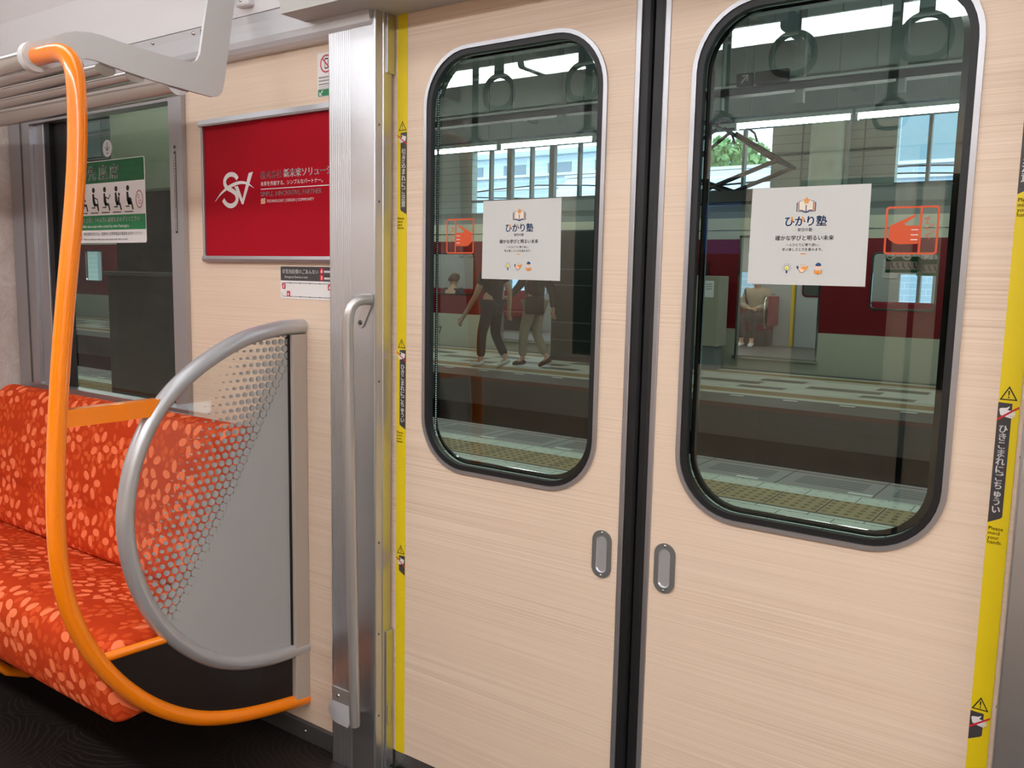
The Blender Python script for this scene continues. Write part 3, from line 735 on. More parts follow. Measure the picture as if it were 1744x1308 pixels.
# emergency equipment notice
t = thing('emergency_sticker', 'white and charcoal emergency equipment notice under the crimson advert', 'sticker', (-0.945, -0.031, 1.2075))
mb = MB(); mb.prism(rr(-1.046, 1.2075, -0.836, 1.292, 0.004, 4), 'y', -0.0314, -0.0302); part('sheet', mb, STW, t)
mb = MB(); mb.flat([(-1.045, 1.2545), (-0.837, 1.2545), (-0.837, 1.291), (-1.043, 1.291), (-1.045, 1.289)], -0.0316); part('charcoal_band', mb, STC, t)
text('非常用設備のごあんない', 0.0127, -1.0385, -0.0319, 1.2735, STW, t, bold=0.02)
text('Emergency Devices in train', 0.0080, -1.0285, -0.0319, 1.2615, STW, t)
mb = MB()
for x, z in ((-0.894, 1.2735), (-0.894, 1.2565), (-1.0385, 1.2325), (-1.021, 1.2130), (-0.8655, 1.2325)):
    mb = MB(); mb.prism(rr(x, z, x + 0.0125, z + 0.0145, 0.002, 3), 'y', -0.0320, -0.0317); part('device_icon', mb, STR, t, 'red device icon')
mb = MB()
for x, z in ((-0.894, 1.2735), (-1.021, 1.2130), (-0.8655, 1.2325)): mb.flat([(x + .003, z + .003), (x + .0095, z + .003), (x + .0078, z + .009), (x + .0062, z + .0115), (x + .0047, z + .009)], -0.0322)
part('flame_symbol', mb, STW, t); mb = MB()
for x, z in ((-0.894, 1.2565), (-1.0385, 1.2325)): mb.flat([(x + .0045, z + .0025), (x + .008, z + .0025), (x + .008, z + .012), (x + .0045, z + .012)], -0.0322)
part('extinguisher_symbol', mb, STW, t); mb = MB()
for k in range(2): mb.flat([(-0.879, 1.2815 - k * .017), (-0.842, 1.2815 - k * .017), (-0.842, 1.2785 - k * .017), (-0.879, 1.2785 - k * .017)], -0.0319)
for k in range(2): mb.flat([(-0.879, 1.2775 - k * .017), (-0.846, 1.2775 - k * .017), (-0.846, 1.2763 - k * .017), (-0.879, 1.2763 - k * .017)], -0.0319)
part('caption_lines', mb, STW, t)
mb = MB(); ribbon(mb, [(-0.838, 1.2135), (-1.036, 1.2135), (-1.040, 1.217), (-1.040, 1.223)], 0.0012, -0.0317); ribbon(mb, [(-1.040, 1.2405), (-1.040, 1.246), (-1.036, 1.2485), (-0.838, 1.2485)], 0.0012, -0.0317)
for k in range(5):
    for z in (1.2485, 1.2135): mb.flat(circ(-1.006 + k * .037, z, .0017, 8), -0.0318)
part('carriage_outline', mb, STK, t)

# priority-seat sign on the side window glass
t = thing('priority_seat_sign', 'green and white priority seat sign on the side window behind the orange pole', 'sign', (-1.9, -0.008, 1.358))
YS = -0.0078
mb = MB(); mb.prism(rr(-2.112, 1.358, -1.694, 1.618, 0.008, 4), 'y', YS, YS + 0.0008); part('sheet', mb, STW, t)
mb = MB(); mb.flat([(-2.11, 1.548), (-1.696, 1.548), (-1.696, 1.612), (-1.70, 1.616), (-2.106, 1.616), (-2.11, 1.612)], YS - 0.0002); part('dark_green_band', mb, STGD, t)
mb = MB(); mb.flat([(-2.11, 1.399), (-1.696, 1.399), (-1.696, 1.446), (-2.11, 1.446)], YS - 0.0002); part('green_band', mb, STG, t)
for ch, x in zip('優先座席', (-2.058, -1.992, -1.927, -1.862)): text(ch, 0.050, x, YS - 0.0005, 1.5615, STW, t, 'CENTER', 0.012, 1.1)
text('Priority Seat', 0.0155, -1.820, YS - 0.0005, 1.5975, STG, t)
text('优先座位 優先座位', 0.0125, -1.820, YS - 0.0005, 1.5795, STG, t)
text('노약자석', 0.0125, -1.820, YS - 0.0005, 1.562, STG, t)
text('お座席を必要とされる方に座席をおゆずりください', 0.0165, -2.105, YS - 0.0005, 1.4255, STW, t, bold=0.015, sx=1.0)
text('Please offer these seats when needed by other Passengers.', 0.0130, -2.095, YS - 0.0005, 1.407, STW, t, sx=1.0)
text('優先座席付近では、混雑時には携帯電話の電源をお切りください', 0.0118, -2.055, YS - 0.0005, 1.3825, STK, t, sx=1.0)
text('Please turn off your mobile phone near priority seats when crowded.', 0.0088, -2.055, YS - 0.0005, 1.367, STK, t, sx=1.05)
mb = MB(); mb.ring(circ(-2.078, 1.378, 0.0135, 20), circ(-2.078, 1.378, 0.0108, 20), 'y', YS - 0.0004, YS - 0.0002); mb.flat([(-2.088, 1.386), (-2.086, 1.388), (-2.068, 1.370), (-2.070, 1.368)], YS - 0.0005); part('prohibition_ring', mb, STR, t)
for k in range(5):
    x = -2.058 + k * 0.066; mb = MB()
    mb.flat(circ(x + 0.006, 1.5265, 0.0085, 14), YS - 0.0004)
    ribbon(mb, [(x + 0.003, 1.515), (x + 0.006, 1.490), (x + 0.012, 1.478)], [0.010, 0.015, 0.012], YS - 0.0004)
    ribbon(mb, [(x + 0.006, 1.480), (x + 0.026, 1.479), (x + 0.033, 1.460)], [0.011, 0.009, 0.007], YS - 0.0004)
    mb.flat([(x - 0.008, 1.4725), (x + 0.014, 1.4725), (x + 0.014, 1.469), (x - 0.008, 1.469)], YS - 0.0004)
    if k in (1, 2): ribbon(mb, [(x + 0.008, 1.503), (x + 0.028, 1.497), (x + 0.034 + 0.004 * (k == 2), 1.51 if k == 2 else 1.46)], 0.004, YS - 0.0004)
    if k == 0: ribbon(mb, [(x + 0.008, 1.502), (x + 0.022, 1.492)], 0.007, YS - 0.0004)
    if k == 3: mb.flat(circ(x + 0.022, 1.5085, 0.0055, 10), YS - 0.0004); ribbon(mb, [(x + 0.020, 1.502), (x + 0.020, 1.484)], 0.009, YS - 0.0004)
    if k == 4: mb.flat(circ(x + 0.016, 1.487, 0.011, 12), YS - 0.0004)
    mb.flat([(x - 0.016, 1.4555), (x + 0.032, 1.4555), (x + 0.032, 1.4525), (x - 0.016, 1.4525)], YS - 0.0004)
    part('passenger_pictogram', mb, STK, t)
mb = MB(); mb.ring([(-1.726 + 0.020 * math.cos(a * .2244), 1.4905 + 0.028 * math.sin(a * .2244)) for a in range(28)], [(-1.726 + 0.016 * math.cos(a * .2244), 1.4905 + 0.0235 * math.sin(a * .2244)) for a in range(28)], 'y', YS - 0.0004, YS - 0.0002)
mb.ring(circ(-1.73, 1.499, 0.0065, 14), circ(-1.73, 1.499, 0.0042, 14), 'y', YS - 0.0004, YS - 0.0002); mb.ring(circ(-1.723, 1.482, 0.0075, 14), circ(-1.723, 1.482, 0.005, 14), 'y', YS - 0.0004, YS - 0.0002)
part('baby_badge', mb, plain('print_rose', rgb(170, 110, 122), 0.5), t)
# round translucent arrow badge above it
t = thing('arrow_badge', 'small round white badge with a down arrow on the side window glass', 'sticker', (-1.896, -0.008, 1.626))
mb = MB(); mb.prism(circ(-1.896, 1.6535, 0.0265, 28), 'y', YS, YS + 0.0006); part('disc', mb, plain('badge_grey_white', rgb(196, 194, 192), 0.5), t)
mb = MB(); ribbon(mb, [(-1.896, 1.6735), (-1.896, 1.6465)], 0.003, YS - 0.0003); ribbon(mb, [(-1.9065, 1.658), (-1.896, 1.6455), (-1.8855, 1.658)], 0.003, YS - 0.0003); mb.flat([(-1.904, 1.6395), (-1.888, 1.6395), (-1.888, 1.6375), (-1.904, 1.6375)], YS - 0.0003); part('arrow', mb, STK, t)
# narrow charcoal label down the window frame
t = thing('narrow_label', 'narrow charcoal label running down the right bar of the window frame', 'sticker', (-1.479, -0.047, 1.381))
mb = MB(); mb.prism(rr(-1.4835, 1.381, -1.4745, 1.6135, 0.003, 3), 'y', -0.0469, -0.0462); mb.prism(circ(-1.479, 1.6245, 0.0048, 14), 'y', -0.0469, -0.0462); part('strip', mb, STC, t)
mb = MB(); z = 1.604
while z > 1.39:
    h = random.choice((0.003, 0.004, 0.0045)); mb.flat([(-1.4808, z), (-1.4772, z), (-1.4772, z - h), (-1.4808, z - h)], -0.0471); z -= h + 0.0022
part('small_print', mb, STW, t)

# cram-school posters on the door glass
def school_poster(x0, z0, label, tilt):
    Wd, H = 0.206, 0.1725
    t = thing('school_poster', label, 'poster', (x0 + Wd / 2, 0.0165, z0))
    Y = 0.0160
    mb = MB(); mb.prism([(x0 - tilt, z0), (x0 + Wd + tilt, z0 - 0.001), (x0 + Wd, z0 + H), (x0, z0 + H - 0.0005)], 'y', Y, Y + 0.0008); part('sheet', mb, PAPER, t)
    cx = x0 + Wd * 0.48; V = lambda v: z0 + H * (1 - v); Yp = Y - 0.0003
    mb = MB()                                        # open book
    for s in (-1, 1):
        f = lambda a, b: (cx + s * a, V(0.205) + b)
        mb.flat([f(0, -0.009), f(0.006, -0.006), f(0.0125, -0.0055), f(0.0125, 0.0095), f(0.006, 0.009), f(0, 0.004)], Yp, 0)
        ribbon(mb, [f(0.0005, -0.009), f(0.006, -0.006), f(0.0128, -0.0055), f(0.0128, 0.0098), f(0.0088, 0.0096)], 0.0011, Yp - 0.0002, 1)
        ribbon(mb, [f(0.0005, -0.0105), f(0.007, -0.0078), f(0.0162, -0.0078), f(0.0162, 0.0075)], 0.0015, Yp - 0.0002, 1)
        ribbon(mb, [f(0.003, -0.0090), f(0.008, -0.0066), f(0.0149, -0.0066), f(0.0149, 0.0082)], 0.0011, Yp - 0.0001, 2)
    ribbon(mb, [(cx, V(0.205) - 0.0105), (cx, V(0.205) + 0.003)], 0.0015, Yp - 0.0003, 1)
    star = []
    for k in range(10):
        r = 0.0068 if k % 2 == 0 else 0.0030; a = math.radians(90 + 36 * k); star.append((cx + 0.0003 + r * math.cos(a), V(0.145) + r * math.sin(a)))
    mb.flat(star, Yp - 0.0004, 2)
    for a in (-38, 0, 38):
        d = (math.sin(math.radians(a)), math.cos(math.radians(a))); ribbon(mb, [(cx + d[0] * .009, V(.145) + d[1] * .009), (cx + d[0] * .0125, V(.145) + d[1] * .0125)], 0.0007, Yp - 0.0003, 3)
    part('book_emblem', mb, [plain('print_cream', rgb(226, 214, 196), 0.6), NAVY, GOLD, LEMON], t)
    for ch, u in zip('ひかり塾', (-1.5, -0.5, 0.5, 1.5)): text(ch, 0.0196, cx + u * 0.0187, Yp, V(0.393), NAVY, t, 'CENTER', 0.022)
    mb = MB()                                        # the orange accent strokes of the title
    for u in (-1.5, -0.5): ribbon(mb, [(cx + u * .0187 + .0036, V(.31) + .0005), (cx + u * .0187 + .0068, V(.345) - .001)], 0.0026, Yp - 0.0003)
    part('accent_strokes', mb, GOLD, t)
    text('架空の塾', 0.0066, cx, Yp, V(0.452), NAVY, t, 'CENTER', 0.008)
    text('確かな学びと明るい未来', 0.0094, cx - 0.0005, Yp, V(0.542), STK, t, 'CENTER', 0.02)
    text('一人ひとりに寄り添い、', 0.0057, cx - 0.001, Yp, V(0.604), STK, t, 'CENTER', 0.012)
    text('学ぶ楽しさと力を育みます。', 0.0058, cx - 0.001, Yp, V(0.652), STK, t, 'CENTER', 0.012)
    mb = MB(); mb.flat([(cx - 0.0055, V(.688)), (cx + 0.0038, V(.688)), (cx + 0.0038, V(.679)), (cx - 0.0055, V(.679))], Yp); part('gold_dash', mb, GOLD, t)
    # three small icons
    bx, bz = cx - 0.028, V(0.835); mb = MB()
    mb.flat(circ(bx, bz + 0.001, 0.0046, 18), Yp, 0); mb.ring(circ(bx, bz + 0.001, 0.0050, 18), circ(bx, bz + 0.001, 0.0043, 18), 'y', Yp - 0.0002, Yp - 0.0001, 1)
    mb.flat([(bx - 0.002, bz - 0.0042), (bx + 0.002, bz - 0.0042), (bx + 0.0012, bz - 0.0085), (bx - 0.0012, bz - 0.0085)], Yp - 0.0002, 1); ribbon(mb, [(bx, bz - 0.004), (bx, bz + 0.001)], 0.0009, Yp - 0.0003, 2)
    for k in range(9):
        a = math.radians(-35 + k * 31.25); ribbon(mb, [(bx + math.cos(a) * .0068, bz + .001 + math.sin(a) * .0068), (bx + math.cos(a) * .0086, bz + .001 + math.sin(a) * .0086)], 0.0007, Yp - 0.0002, 1)
    part('bulb_icon', mb, [LEMON, NAVY, STG], t)
    hx, hz = cx - 0.0005, V(0.835); mb = MB()
    mb.flat([(hx - .0108, hz + .004), (hx - .0075, hz + .0052), (hx - .0055, hz + .0005), (hx - .0085, hz - .0015)], Yp, 1); mb.flat([(hx + .0108, hz + .004), (hx + .0075, hz + .0052), (hx + .0055, hz + .0005), (hx + .0085, hz - .0015)], Yp, 2)
    mb.flat([(hx - .0075, hz + .001), (hx - .001, hz + .0032), (hx + .005, hz - .001), (hx + .001, hz - .0068), (hx - .003, hz - .0055)], Yp - .0001, 0); mb.flat([(hx - .002, hz + .0025), (hx + .003, hz + .0038), (hx + .0078, hz + .0008), (hx + .0055, hz - .0035), (hx + .001, hz - .0005), (hx - .0025, hz + .0002)], Yp - .0002, 2)
    ribbon(mb, [(hx - .0075, hz + .001), (hx - .004, hz - .006), (hx + .0012, hz - .0072), (hx + .006, hz - .0035)], .0007, Yp - .0003, 3)
    for a in (-28, 0, 28):
        d = (math.sin(math.radians(a)), math.cos(math.radians(a))); ribbon(mb, [(hx + d[0] * .006, hz + d[1] * .006), (hx + d[0] * .0085, hz + d[1] * .0085)], .0007, Yp - .0002, 2)
    part('handshake_icon', mb, [SKINP, NAVY, GOLD, STK], t)
    px, pz = cx + 0.0275, V(0.835); mb = MB()
    mb.flat(circ(px, pz + .003, .0048, 18), Yp, 0); mb.flat(circ(px, pz + .0055, .0052, 16, 0, 180) + [(px - .003, pz + .0045), (px + .002, pz + .0045)], Yp - .0002, 1)
    for s in (-1, 1):
        mb.flat([(px + s * .0075, pz - .0015), (px + s * .0045, pz - .0025), (px + s * .003, pz - .009), (px + s * .007, pz - .0082)], Yp - .0001, 3)
        mb.flat([(px, pz - .0035), (px + s * .0062, pz - .0022), (px + s * .0062, pz - .0085), (px, pz - .0098)], Yp - .0003, 2)
    ribbon(mb, [(px, pz - .0035), (px, pz - .0098)], .0007, Yp - .0004, 1); ribbon(mb, [(px - .001, pz + .0005), (px + .001, pz + .0005)], .0006, Yp - .0003, 1)
    part('reader_icon', mb, [SKINP, NAVY, GOLD, STGR], t)
    return t
school_poster(-0.4135, 1.2705, 'white cram-school poster taped to the glass of the left door leaf', 0.0015)
school_poster(0.2045, 1.2725, 'white cram-school poster taped to the glass of the right door leaf', 0.001)

# orange hand warning transfers on the glass
def hand_transfer(x0, x1, flip, label):
    z0, z1 = 1.3265, 1.4055; Y = 0.0165
    t = thing('hand_warning_sticker', label, 'sticker', ((x0 + x1) / 2, Y, z0))
    wd = x1 - x0; X = lambda u: (x1 - u * wd) if flip else (x0 + u * wd)
    Zv = lambda v: z1 - v * (z1 - z0)
    mb = MB(); mb.ring(rr(x0, z0, x1, z1, 0.005, 4), rr(x0 + .0032, z0 + .0032, x1 - .0032, z1 - .0032, 0.003, 4), 'y', Y - .0004, Y); mb.flat([(X(.645), Zv(.01)), (X(.69), Zv(.01)), (X(.69), Zv(.99)), (X(.645), Zv(.99))], Y - .0002)
    part('outline', mb, STO, t)
    mb = MB(); mb.flat([(X(a), Zv(b)) for a, b in ((.08, .40), (.30, .30), (.55, .17), (.57, .21), (.36, .36), (.40, .40), (.64, .40), (.64, .78), (.30, .79), (.20, .77), (.08, .68))], Y - .0003); part('hand', mb, STO, t)
    mb = MB()
    for v in (.48, .585, .685): mb.flat([(X(.50), Zv(v)), (X(.63), Zv(v)), (X(.63), Zv(v + .018)), (X(.50), Zv(v + .018))], Y - .0005)
    part('finger_lines', mb, STW, t)
    mb = MB(); ribbon(mb, [(X(a), Zv(b)) for a, b in ((.735, .28), (.82, .22), (.77, .36), (.91, .38), (.76, .47), (.93, .54), (.77, .60), (.85, .68))], .0021, Y - .0004); part('shock_lines', mb, STO, t)
hand_transfer(-0.5195, -0.4395, True, 'orange trapped-hand warning transfer on the left door glass')
hand_transfer(0.437, 0.5195, False, 'orange trapped-hand warning transfer on the right door glass')

# blue advert on the opposite wall (caught as a reflection at the edge of the right door window)
t = thing('blue_advert', 'blue advert sheet on the opposite wall, seen reflected in the right door glass', 'poster', (-0.97, -2.569, 1.41))
mb = MB(); mb.box(-1.15, -2.5695, 1.41, -0.80, -2.567, 1.66); part('sheet', mb, plain('advert_blue', rgb(20, 70, 140), 0.4), t)

# fill the openings of the opposite side
for nm, b in (('door_3', (-0.66, 0.0, 0.66, 1.88)),):
    mb = MB(); mb.box(b[0], -2.60, b[1], b[2], -2.58, b[3]); mb.box(-0.52, -2.582, 0.82, -0.1, -2.576, 1.75, 1, bev=0.002); mb.box(0.1, -2.582, 0.82, 0.52, -2.576, 1.75, 1, bev=0.002); mb.box(-0.012, -2.582, 0.0, 0.012, -2.575, 1.88, 2)
    struct(nm, mb, [WOOD, FRIT, RUB])
mb = MB(); mb.box(-1.75, -2.60, 0.85, -0.78, -2.58, 1.78, 1); struct('window_2', mb, [ALU2, FRIT])

# ================================================================ the station outside
SLAB = plain('platform_edge_grey', rgb(132, 130, 126), 0.5, vary=0.12)
SLOT = plain('slot_dark', rgb(52, 50, 48), 0.7)
TACT = plain('tactile_brown_yellow', rgb(158, 138, 92), 0.6, vary=0.12)
PWHITE = tile_mat('platform_white_tile', rgb(206, 214, 198), rgb(196, 206, 190), 0.31, 0.012)
PDOT = plain('tile_dimple', rgb(150, 156, 142), 0.6)
BRED = plain('edge_red_line', rgb(112, 76, 68), 0.6)
CONC = plain('concrete_grey', rgb(96, 98, 94), 0.8, vary=0.15)
CDARK = plain('concrete_dark', rgb(30, 31, 30), 0.9, vary=0.2)
BALL = plain('ballast', rgb(40, 37, 34), 0.95, vary=0.4, vs=30)
RAILM = plain('rail_steel', rgb(120, 110, 100), 0.4, metal=0.7)
PTILE = checker_floor()
CEILM = plain('station_ceiling_grey', rgb(176, 186, 178), 0.8, vary=0.08)
BEAMM = plain('station_beam_grey', rgb(128, 136, 130), 0.7, vary=0.1)
TUBE = emit('fluorescent_tube', (0.95, 1.0, 0.98, 1), LAMP_TUBE)
FARLAMP = emit('train_ceiling_lamp', (1.0, 0.98, 0.94, 1), LAMP_FAR)

XA, XB = -26.0, 4.0
mb = MB()
mb.box(XA, 0.30, -1.15, XB, 3.46, -0.05, 0)
mb.box(XA, 3.46, -1.15, XB, 3.486, -0.0505, 3)
mb.box(XA, 3.486, -1.15, XB, 3.865, -0.0505, 1)
mb.box(XA, 3.865, -1.15, XB, 4.05, -0.05, 0)
mb.box(XA, 4.05, -1.15, XB, 4.585, -0.052, 2)
mb.box(XA, 4.50, -0.0525, XB, 4.525, -0.0512, 5)
T0 = -12.012
for k in range(50):                                           # tactile blocks near the windows
    x = T0 + k * 0.3086
    if x > 1.2: break
    mb.box(x - 0.004, 3.49, -0.0503, x + 0.004, 3.862, -0.0495, 3)
    for a in range(5):
        for b in range(5):
            cx, cy = x + 0.0617 * (a + 0.5), 3.52 + 0.069 * (b + 0.5) - 0.0
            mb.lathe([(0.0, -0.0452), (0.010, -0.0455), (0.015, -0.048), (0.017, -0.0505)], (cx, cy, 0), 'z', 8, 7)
for k in range(150):
    x = -12.0 + k * 0.0925
    if x > 1.2: break
    for y in (3.91, 4.0): mb.add([(x - 0.012, y - 0.006, -0.0495), (x + 0.012, y - 0.006, -0.0495), (x + 0.012, y + 0.006, -0.0495), (x - 0.012, y + 0.006, -0.0495)], [(0, 1, 2, 3)], 4)
    for y in (3.30, 3.40): mb.add([(x - 0.012, y - 0.006, -0.0495), (x + 0.012, y - 0.006, -0.0495), (x + 0.012, y + 0.006, -0.0495), (x - 0.012, y + 0.006, -0.0495)], [(0, 1, 2, 3)], 4)
for k in range(24):
    x = -12.14 + k * 0.6172
    mb.box(x - 0.004, 3.87, -0.0519, x + 0.004, 4.585, -0.0512, 3)
    for j in range(5): mb.box(x + 0.09, 4.20 + j * 0.052, -0.0519, x + 0.53, 4.214 + j * 0.052, -0.0512, 3)
for k in range(18):
    x = -13.15 + k * 0.925 * 0.8
    mb.box(x, 4.09, -0.0519, x + 0.15, 4.135, -0.0508, 6)
NP = struct('near_platform', mb, [PWHITE, TACT, SLAB, SLOT, PDOT, BRED, plain('white_mark', rgb(216, 218, 206), 0.6), plain('tactile_stud_shaded', rgb(124, 106, 66), 0.5)])  # studs darker than their blocks: dome shade painted into the colour
mb = MB(); mb.box(XA, 4.585, -1.3, XB, 7.9, -1.15); struct('track_bed', mb, BALL)
for y in (5.45, 6.52):
    mb = MB(); mb.box(XA, y - 0.06, -1.15, XB, y + 0.06, -1.13); mb.box(XA, y - 0.008, -1.13, XB, y + 0.008, -1.03); mb.box(XA, y - 0.032, -1.03, XB, y + 0.032, -1.0, bev=0.006)
    tag(part('track_rail', mb, RAILM), 'steel running rail in the track pit, %s platform' % ('nearer our' if y < 6 else 'nearer the far'), 'rail', 'rails of the empty track')
mb = MB()
mb.box(XA, 7.5, -0.42, XB, 8.24, -0.05, 0); mb.box(XA, 7.9, -1.3, XB, 15.0, -0.42, 3)
mb.box(XA, 7.493, -0.10, XB, 7.50, -0.052, 2)
for a, b, m in ((8.24, 8.42, 1), (8.42, 8.78, 4), (8.78, 9.0, 1), (9.0, 10.35, 5), (10.35, 10.5, 1), (10.5, 10.78, 4), (10.78, 10.95, 1), (10.95, 11.16, 0)): mb.box(XA, a, -0.42, XB, b, -0.05, m)
for k in range(30):
    x = -14.7 + k * 0.62; mb.box(x, 8.10, -0.0505, x + 0.16, 8.16, -0.0485, 6)
struct('far_platform', mb, [plain('far_edge_grey', rgb(84, 80, 75), 0.5, vary=0.12), plain('far_white_strip', rgb(186, 188, 174), 0.5), BRED, CDARK, plain('far_tactile_brown', rgb(140, 112, 66), 0.6, vary=0.1), PTILE, plain('far_white_mark', rgb(216, 218, 206), 0.6)])
# ceiling, beams, walls added to shut out sky light
mb = MB(); mb.box(-32, -4.2, 4.75, 12, 15.4, 4.95)
struct('station_ceiling', mb, CEILM)
SID = G('grey_siding'); sp = SID.n('SeparateXYZ', {0: SID.pos()})
_l = SID.ma('LESS_THAN', SID.ma('FLOORED_MODULO', sp.outputs[2], 0.16), 0.018)
SIDING = SID.pbr(SID.mix(_l, rgb(186, 196, 184), rgb(160, 168, 156)), 0.7)
WIN = ((-12.19, -8.80, (-11.64, -11.09, -10.49, -9.93, -9.23)), (-7.05, -4.98, (-6.45, -5.52)), (-2.76, -0.6, (-2.23, -1.4)))
mb = MB(); xs = [-32] + [v for w in WIN for v in w[:2]] + [12]
for k in range(0, len(xs), 2): mb.box(xs[k], 15.0, -1.3, xs[k + 1], 15.2, 5.0)
for w in WIN: mb.box(w[0], 15.0, 4.22, w[1], 15.2, 5.0); mb.box(w[0], 15.0, -1.3, w[1], 15.2, 0.6)
for x in (-4.4, -3.75, -3.3): mb.box(x - 0.012, 14.985, 1.5, x + 0.012, 15.0, 4.6, 1)
mb.box(-4.9, 14.985, 3.62, -2.8, 15.0, 3.66, 1)
struct('station_wall', mb, [SIDING, BEAMM])
for i, w in enumerate(WIN):
    t = thing('window_%d' % (3 + i), 'tall glazed opening in the station wall beyond the far train', None, ((w[0] + w[1]) / 2, 15.0, 0.6), kind='structure')
    mb = MB()
    for x in w[2]:
        wd = 0.062 if x in (-11.09, -9.93, -6.45) else 0.026; mb.box(x - wd, 14.97, 0.6, x + wd, 15.1, 4.22)
    for z in (0.6, 3.0, 4.18): mb.box(w[0], 14.98, z, w[1], 15.09, z + 0.05)
    part('mullions', mb, BEAMM, t)
mb = MB(); mb.box(-32.2, -4.2, -1.3, -32, 15.2, 5); struct('sky_block_end_wall', mb, CDARK)  # unseen end walls, added to stop sky light flooding in
mb = MB(); mb.box(12, -4.2, -1.3, 12.2, 15.2, 5); struct('sky_block_end_wall', mb, CDARK)
mb = MB(); mb.box(-32, -4.4, -1.3, 12, -4.2, 5); struct('sky_block_back_wall', mb, CDARK)  # unseen, added behind the car to keep sky light out
mb = MB(); mb.box(-32, -4.2, -1.4, 12, 0.30, -1.3); struct('station_ground', mb, CDARK)
for y, a, b in ((7.2, 3.95, 4.75), (10.9, 4.0, 4.75), (13.4, 4.1, 4.75)):
    mb = MB(); mb.box(-26, y - 0.16, b - 0.04, 6, y + 0.16, b); mb.box(-26, y - 0.03, a, 6, y + 0.03, b); mb.box(-26, y - 0.16, a, 6, y + 0.16, a + 0.04)
    tag(part('ceiling_beam', mb, BEAMM), 'grey steel roof beam of the station %s' % ('over the empty track' if y < 8 else 'over the far platform edge' if y < 12 else 'over the far train'), 'beam', 'steel beams under the station roof')
for x in (-15.5, -12.4, -9.3, -6.2, -3.1, 0.0, 3.1):
    mb = MB(); mb.box(x - 0.05, 0.6, 4.35, x + 0.05, 15.0, 4.75)
    tag(part('roof_joist', mb, BEAMM), 'grey roof joist crossing under the station ceiling', 'beam', 'cross joists under the station roof')
# cable tray with conduits and droppers over the far platform
t = thing('cable_tray', 'dark cable tray with pale conduits and droppers hung over the far platform', 'cable tray', (-6, 8.5, 3.45))
mb = MB(); mb.box(-20, 8.42, 3.42, 5, 8.58, 3.50); part('tray', mb, BLACK, t)
for y, z in ((8.43, 3.525), (8.5, 3.525), (8.5, 4.05)):
    mb = MB(); mb.tube([(-20, y, z), (5, y, z)], 0.018, 8); part('conduit', mb, plain('conduit_grey', rgb(176, 180, 174), 0.5), t)
for x in (-7.9, -5.6, -3.38, -2.43, -1.37):
    mb = MB(); mb.box(x - 0.045, 8.46, 3.28, x + 0.045, 8.54, 4.70); part('dropper', mb, BEAMM, t)
# fluorescent tubes
def tubes(y, z, segs, rowname):
    for k, (a, b) in enumerate(segs):
        t = thing('fluorescent_light', 'bare fluorescent tube light %s, %s from the left' % (rowname, ('first', 'second', 'third', 'fourth', 'fifth', 'sixth', 'seventh', 'eighth', 'ninth', 'tenth')[k]), 'lamp', ((a + b) / 2, y, z), 'fluorescent tubes ' + rowname)
        mb = MB(); mb.tube([(a + .03, y, z), (b - .03, y, z)], 0.024, 10); part('tube', mb, TUBE, t)
        mb = MB(); mb.box(a, y - 0.05, z + 0.04, b, y + 0.05, z + 0.09); mb.box(a, y - .03, z - .04, a + .03, y + .03, z + .05); mb.box(b - .03, y - .03, z - .04, b, y + .03, z + .05); part('batten', mb, CEILM, t)
        for xx in (a + .2, b - .2): mb = MB(); mb.tube([(xx, y, z + .09), (xx, y, 4.752)], .007, 6); part('hanger_rod', mb, BEAMM, t)
tubes(9.6, 3.27, ((-22.0, -20.3), (-19.0, -17.3), (-15.8, -14.1), (-12.6, -10.9), (-10.7, -9.05), (-9.02, -7.44), (-7.40, -5.72), (-3.60, -2.12), (-2.09, -0.93), (0.4, 1.9)), 'over the far platform')
tubes(2.3, 3.3, ((-16.0, -14.4), (-13.0, -11.4), (-10.0, -8.4), (-7.0, -5.4), (-4.0, -2.4), (-1.0, 0.6), (2.0, 3.6)), 'added unseen over the near platform')  # row added out of view to brighten the near platform
tubes(5.0, 4.2, ((-12.0, -10.4), (-8.0, -6.4), (-4.0, -2.4), (0.0, 1.6)), 'over the track')
# hanging signs
for x0, x1, lab in ((-3.12, -2.93, 'small square black sign with a pale arrow hung over the far platform'), (-2.90, -2.52, 'long blank black sign hung over the far platform')):
    t = thing('hanging_sign', lab, 'sign', ((x0 + x1) / 2, 8.36, 3.55))
    mb = MB(); mb.box(x0, 8.33, 3.50, x1, 8.39, 3.64, bev=0.008); part('board', mb, BLACK, t)
    mb = MB(); mb.box((x0 + x1) / 2 - .01, 8.355, 3.64, (x0 + x1) / 2 + .01, 8.365, 4.70); part('hanger', mb, BEAMM, t)
    if x1 - x0 < 0.3: mb = MB(); ribbon(mb, [(x0 + .06, 3.53), (x1 - .06, 3.61)], .02, 8.328); ribbon(mb, [(x1 - .12, 3.61), (x1 - .055, 3.615), (x1 - .06, 3.55)], .018, 8.328); part('arrow', mb, STGR, t)
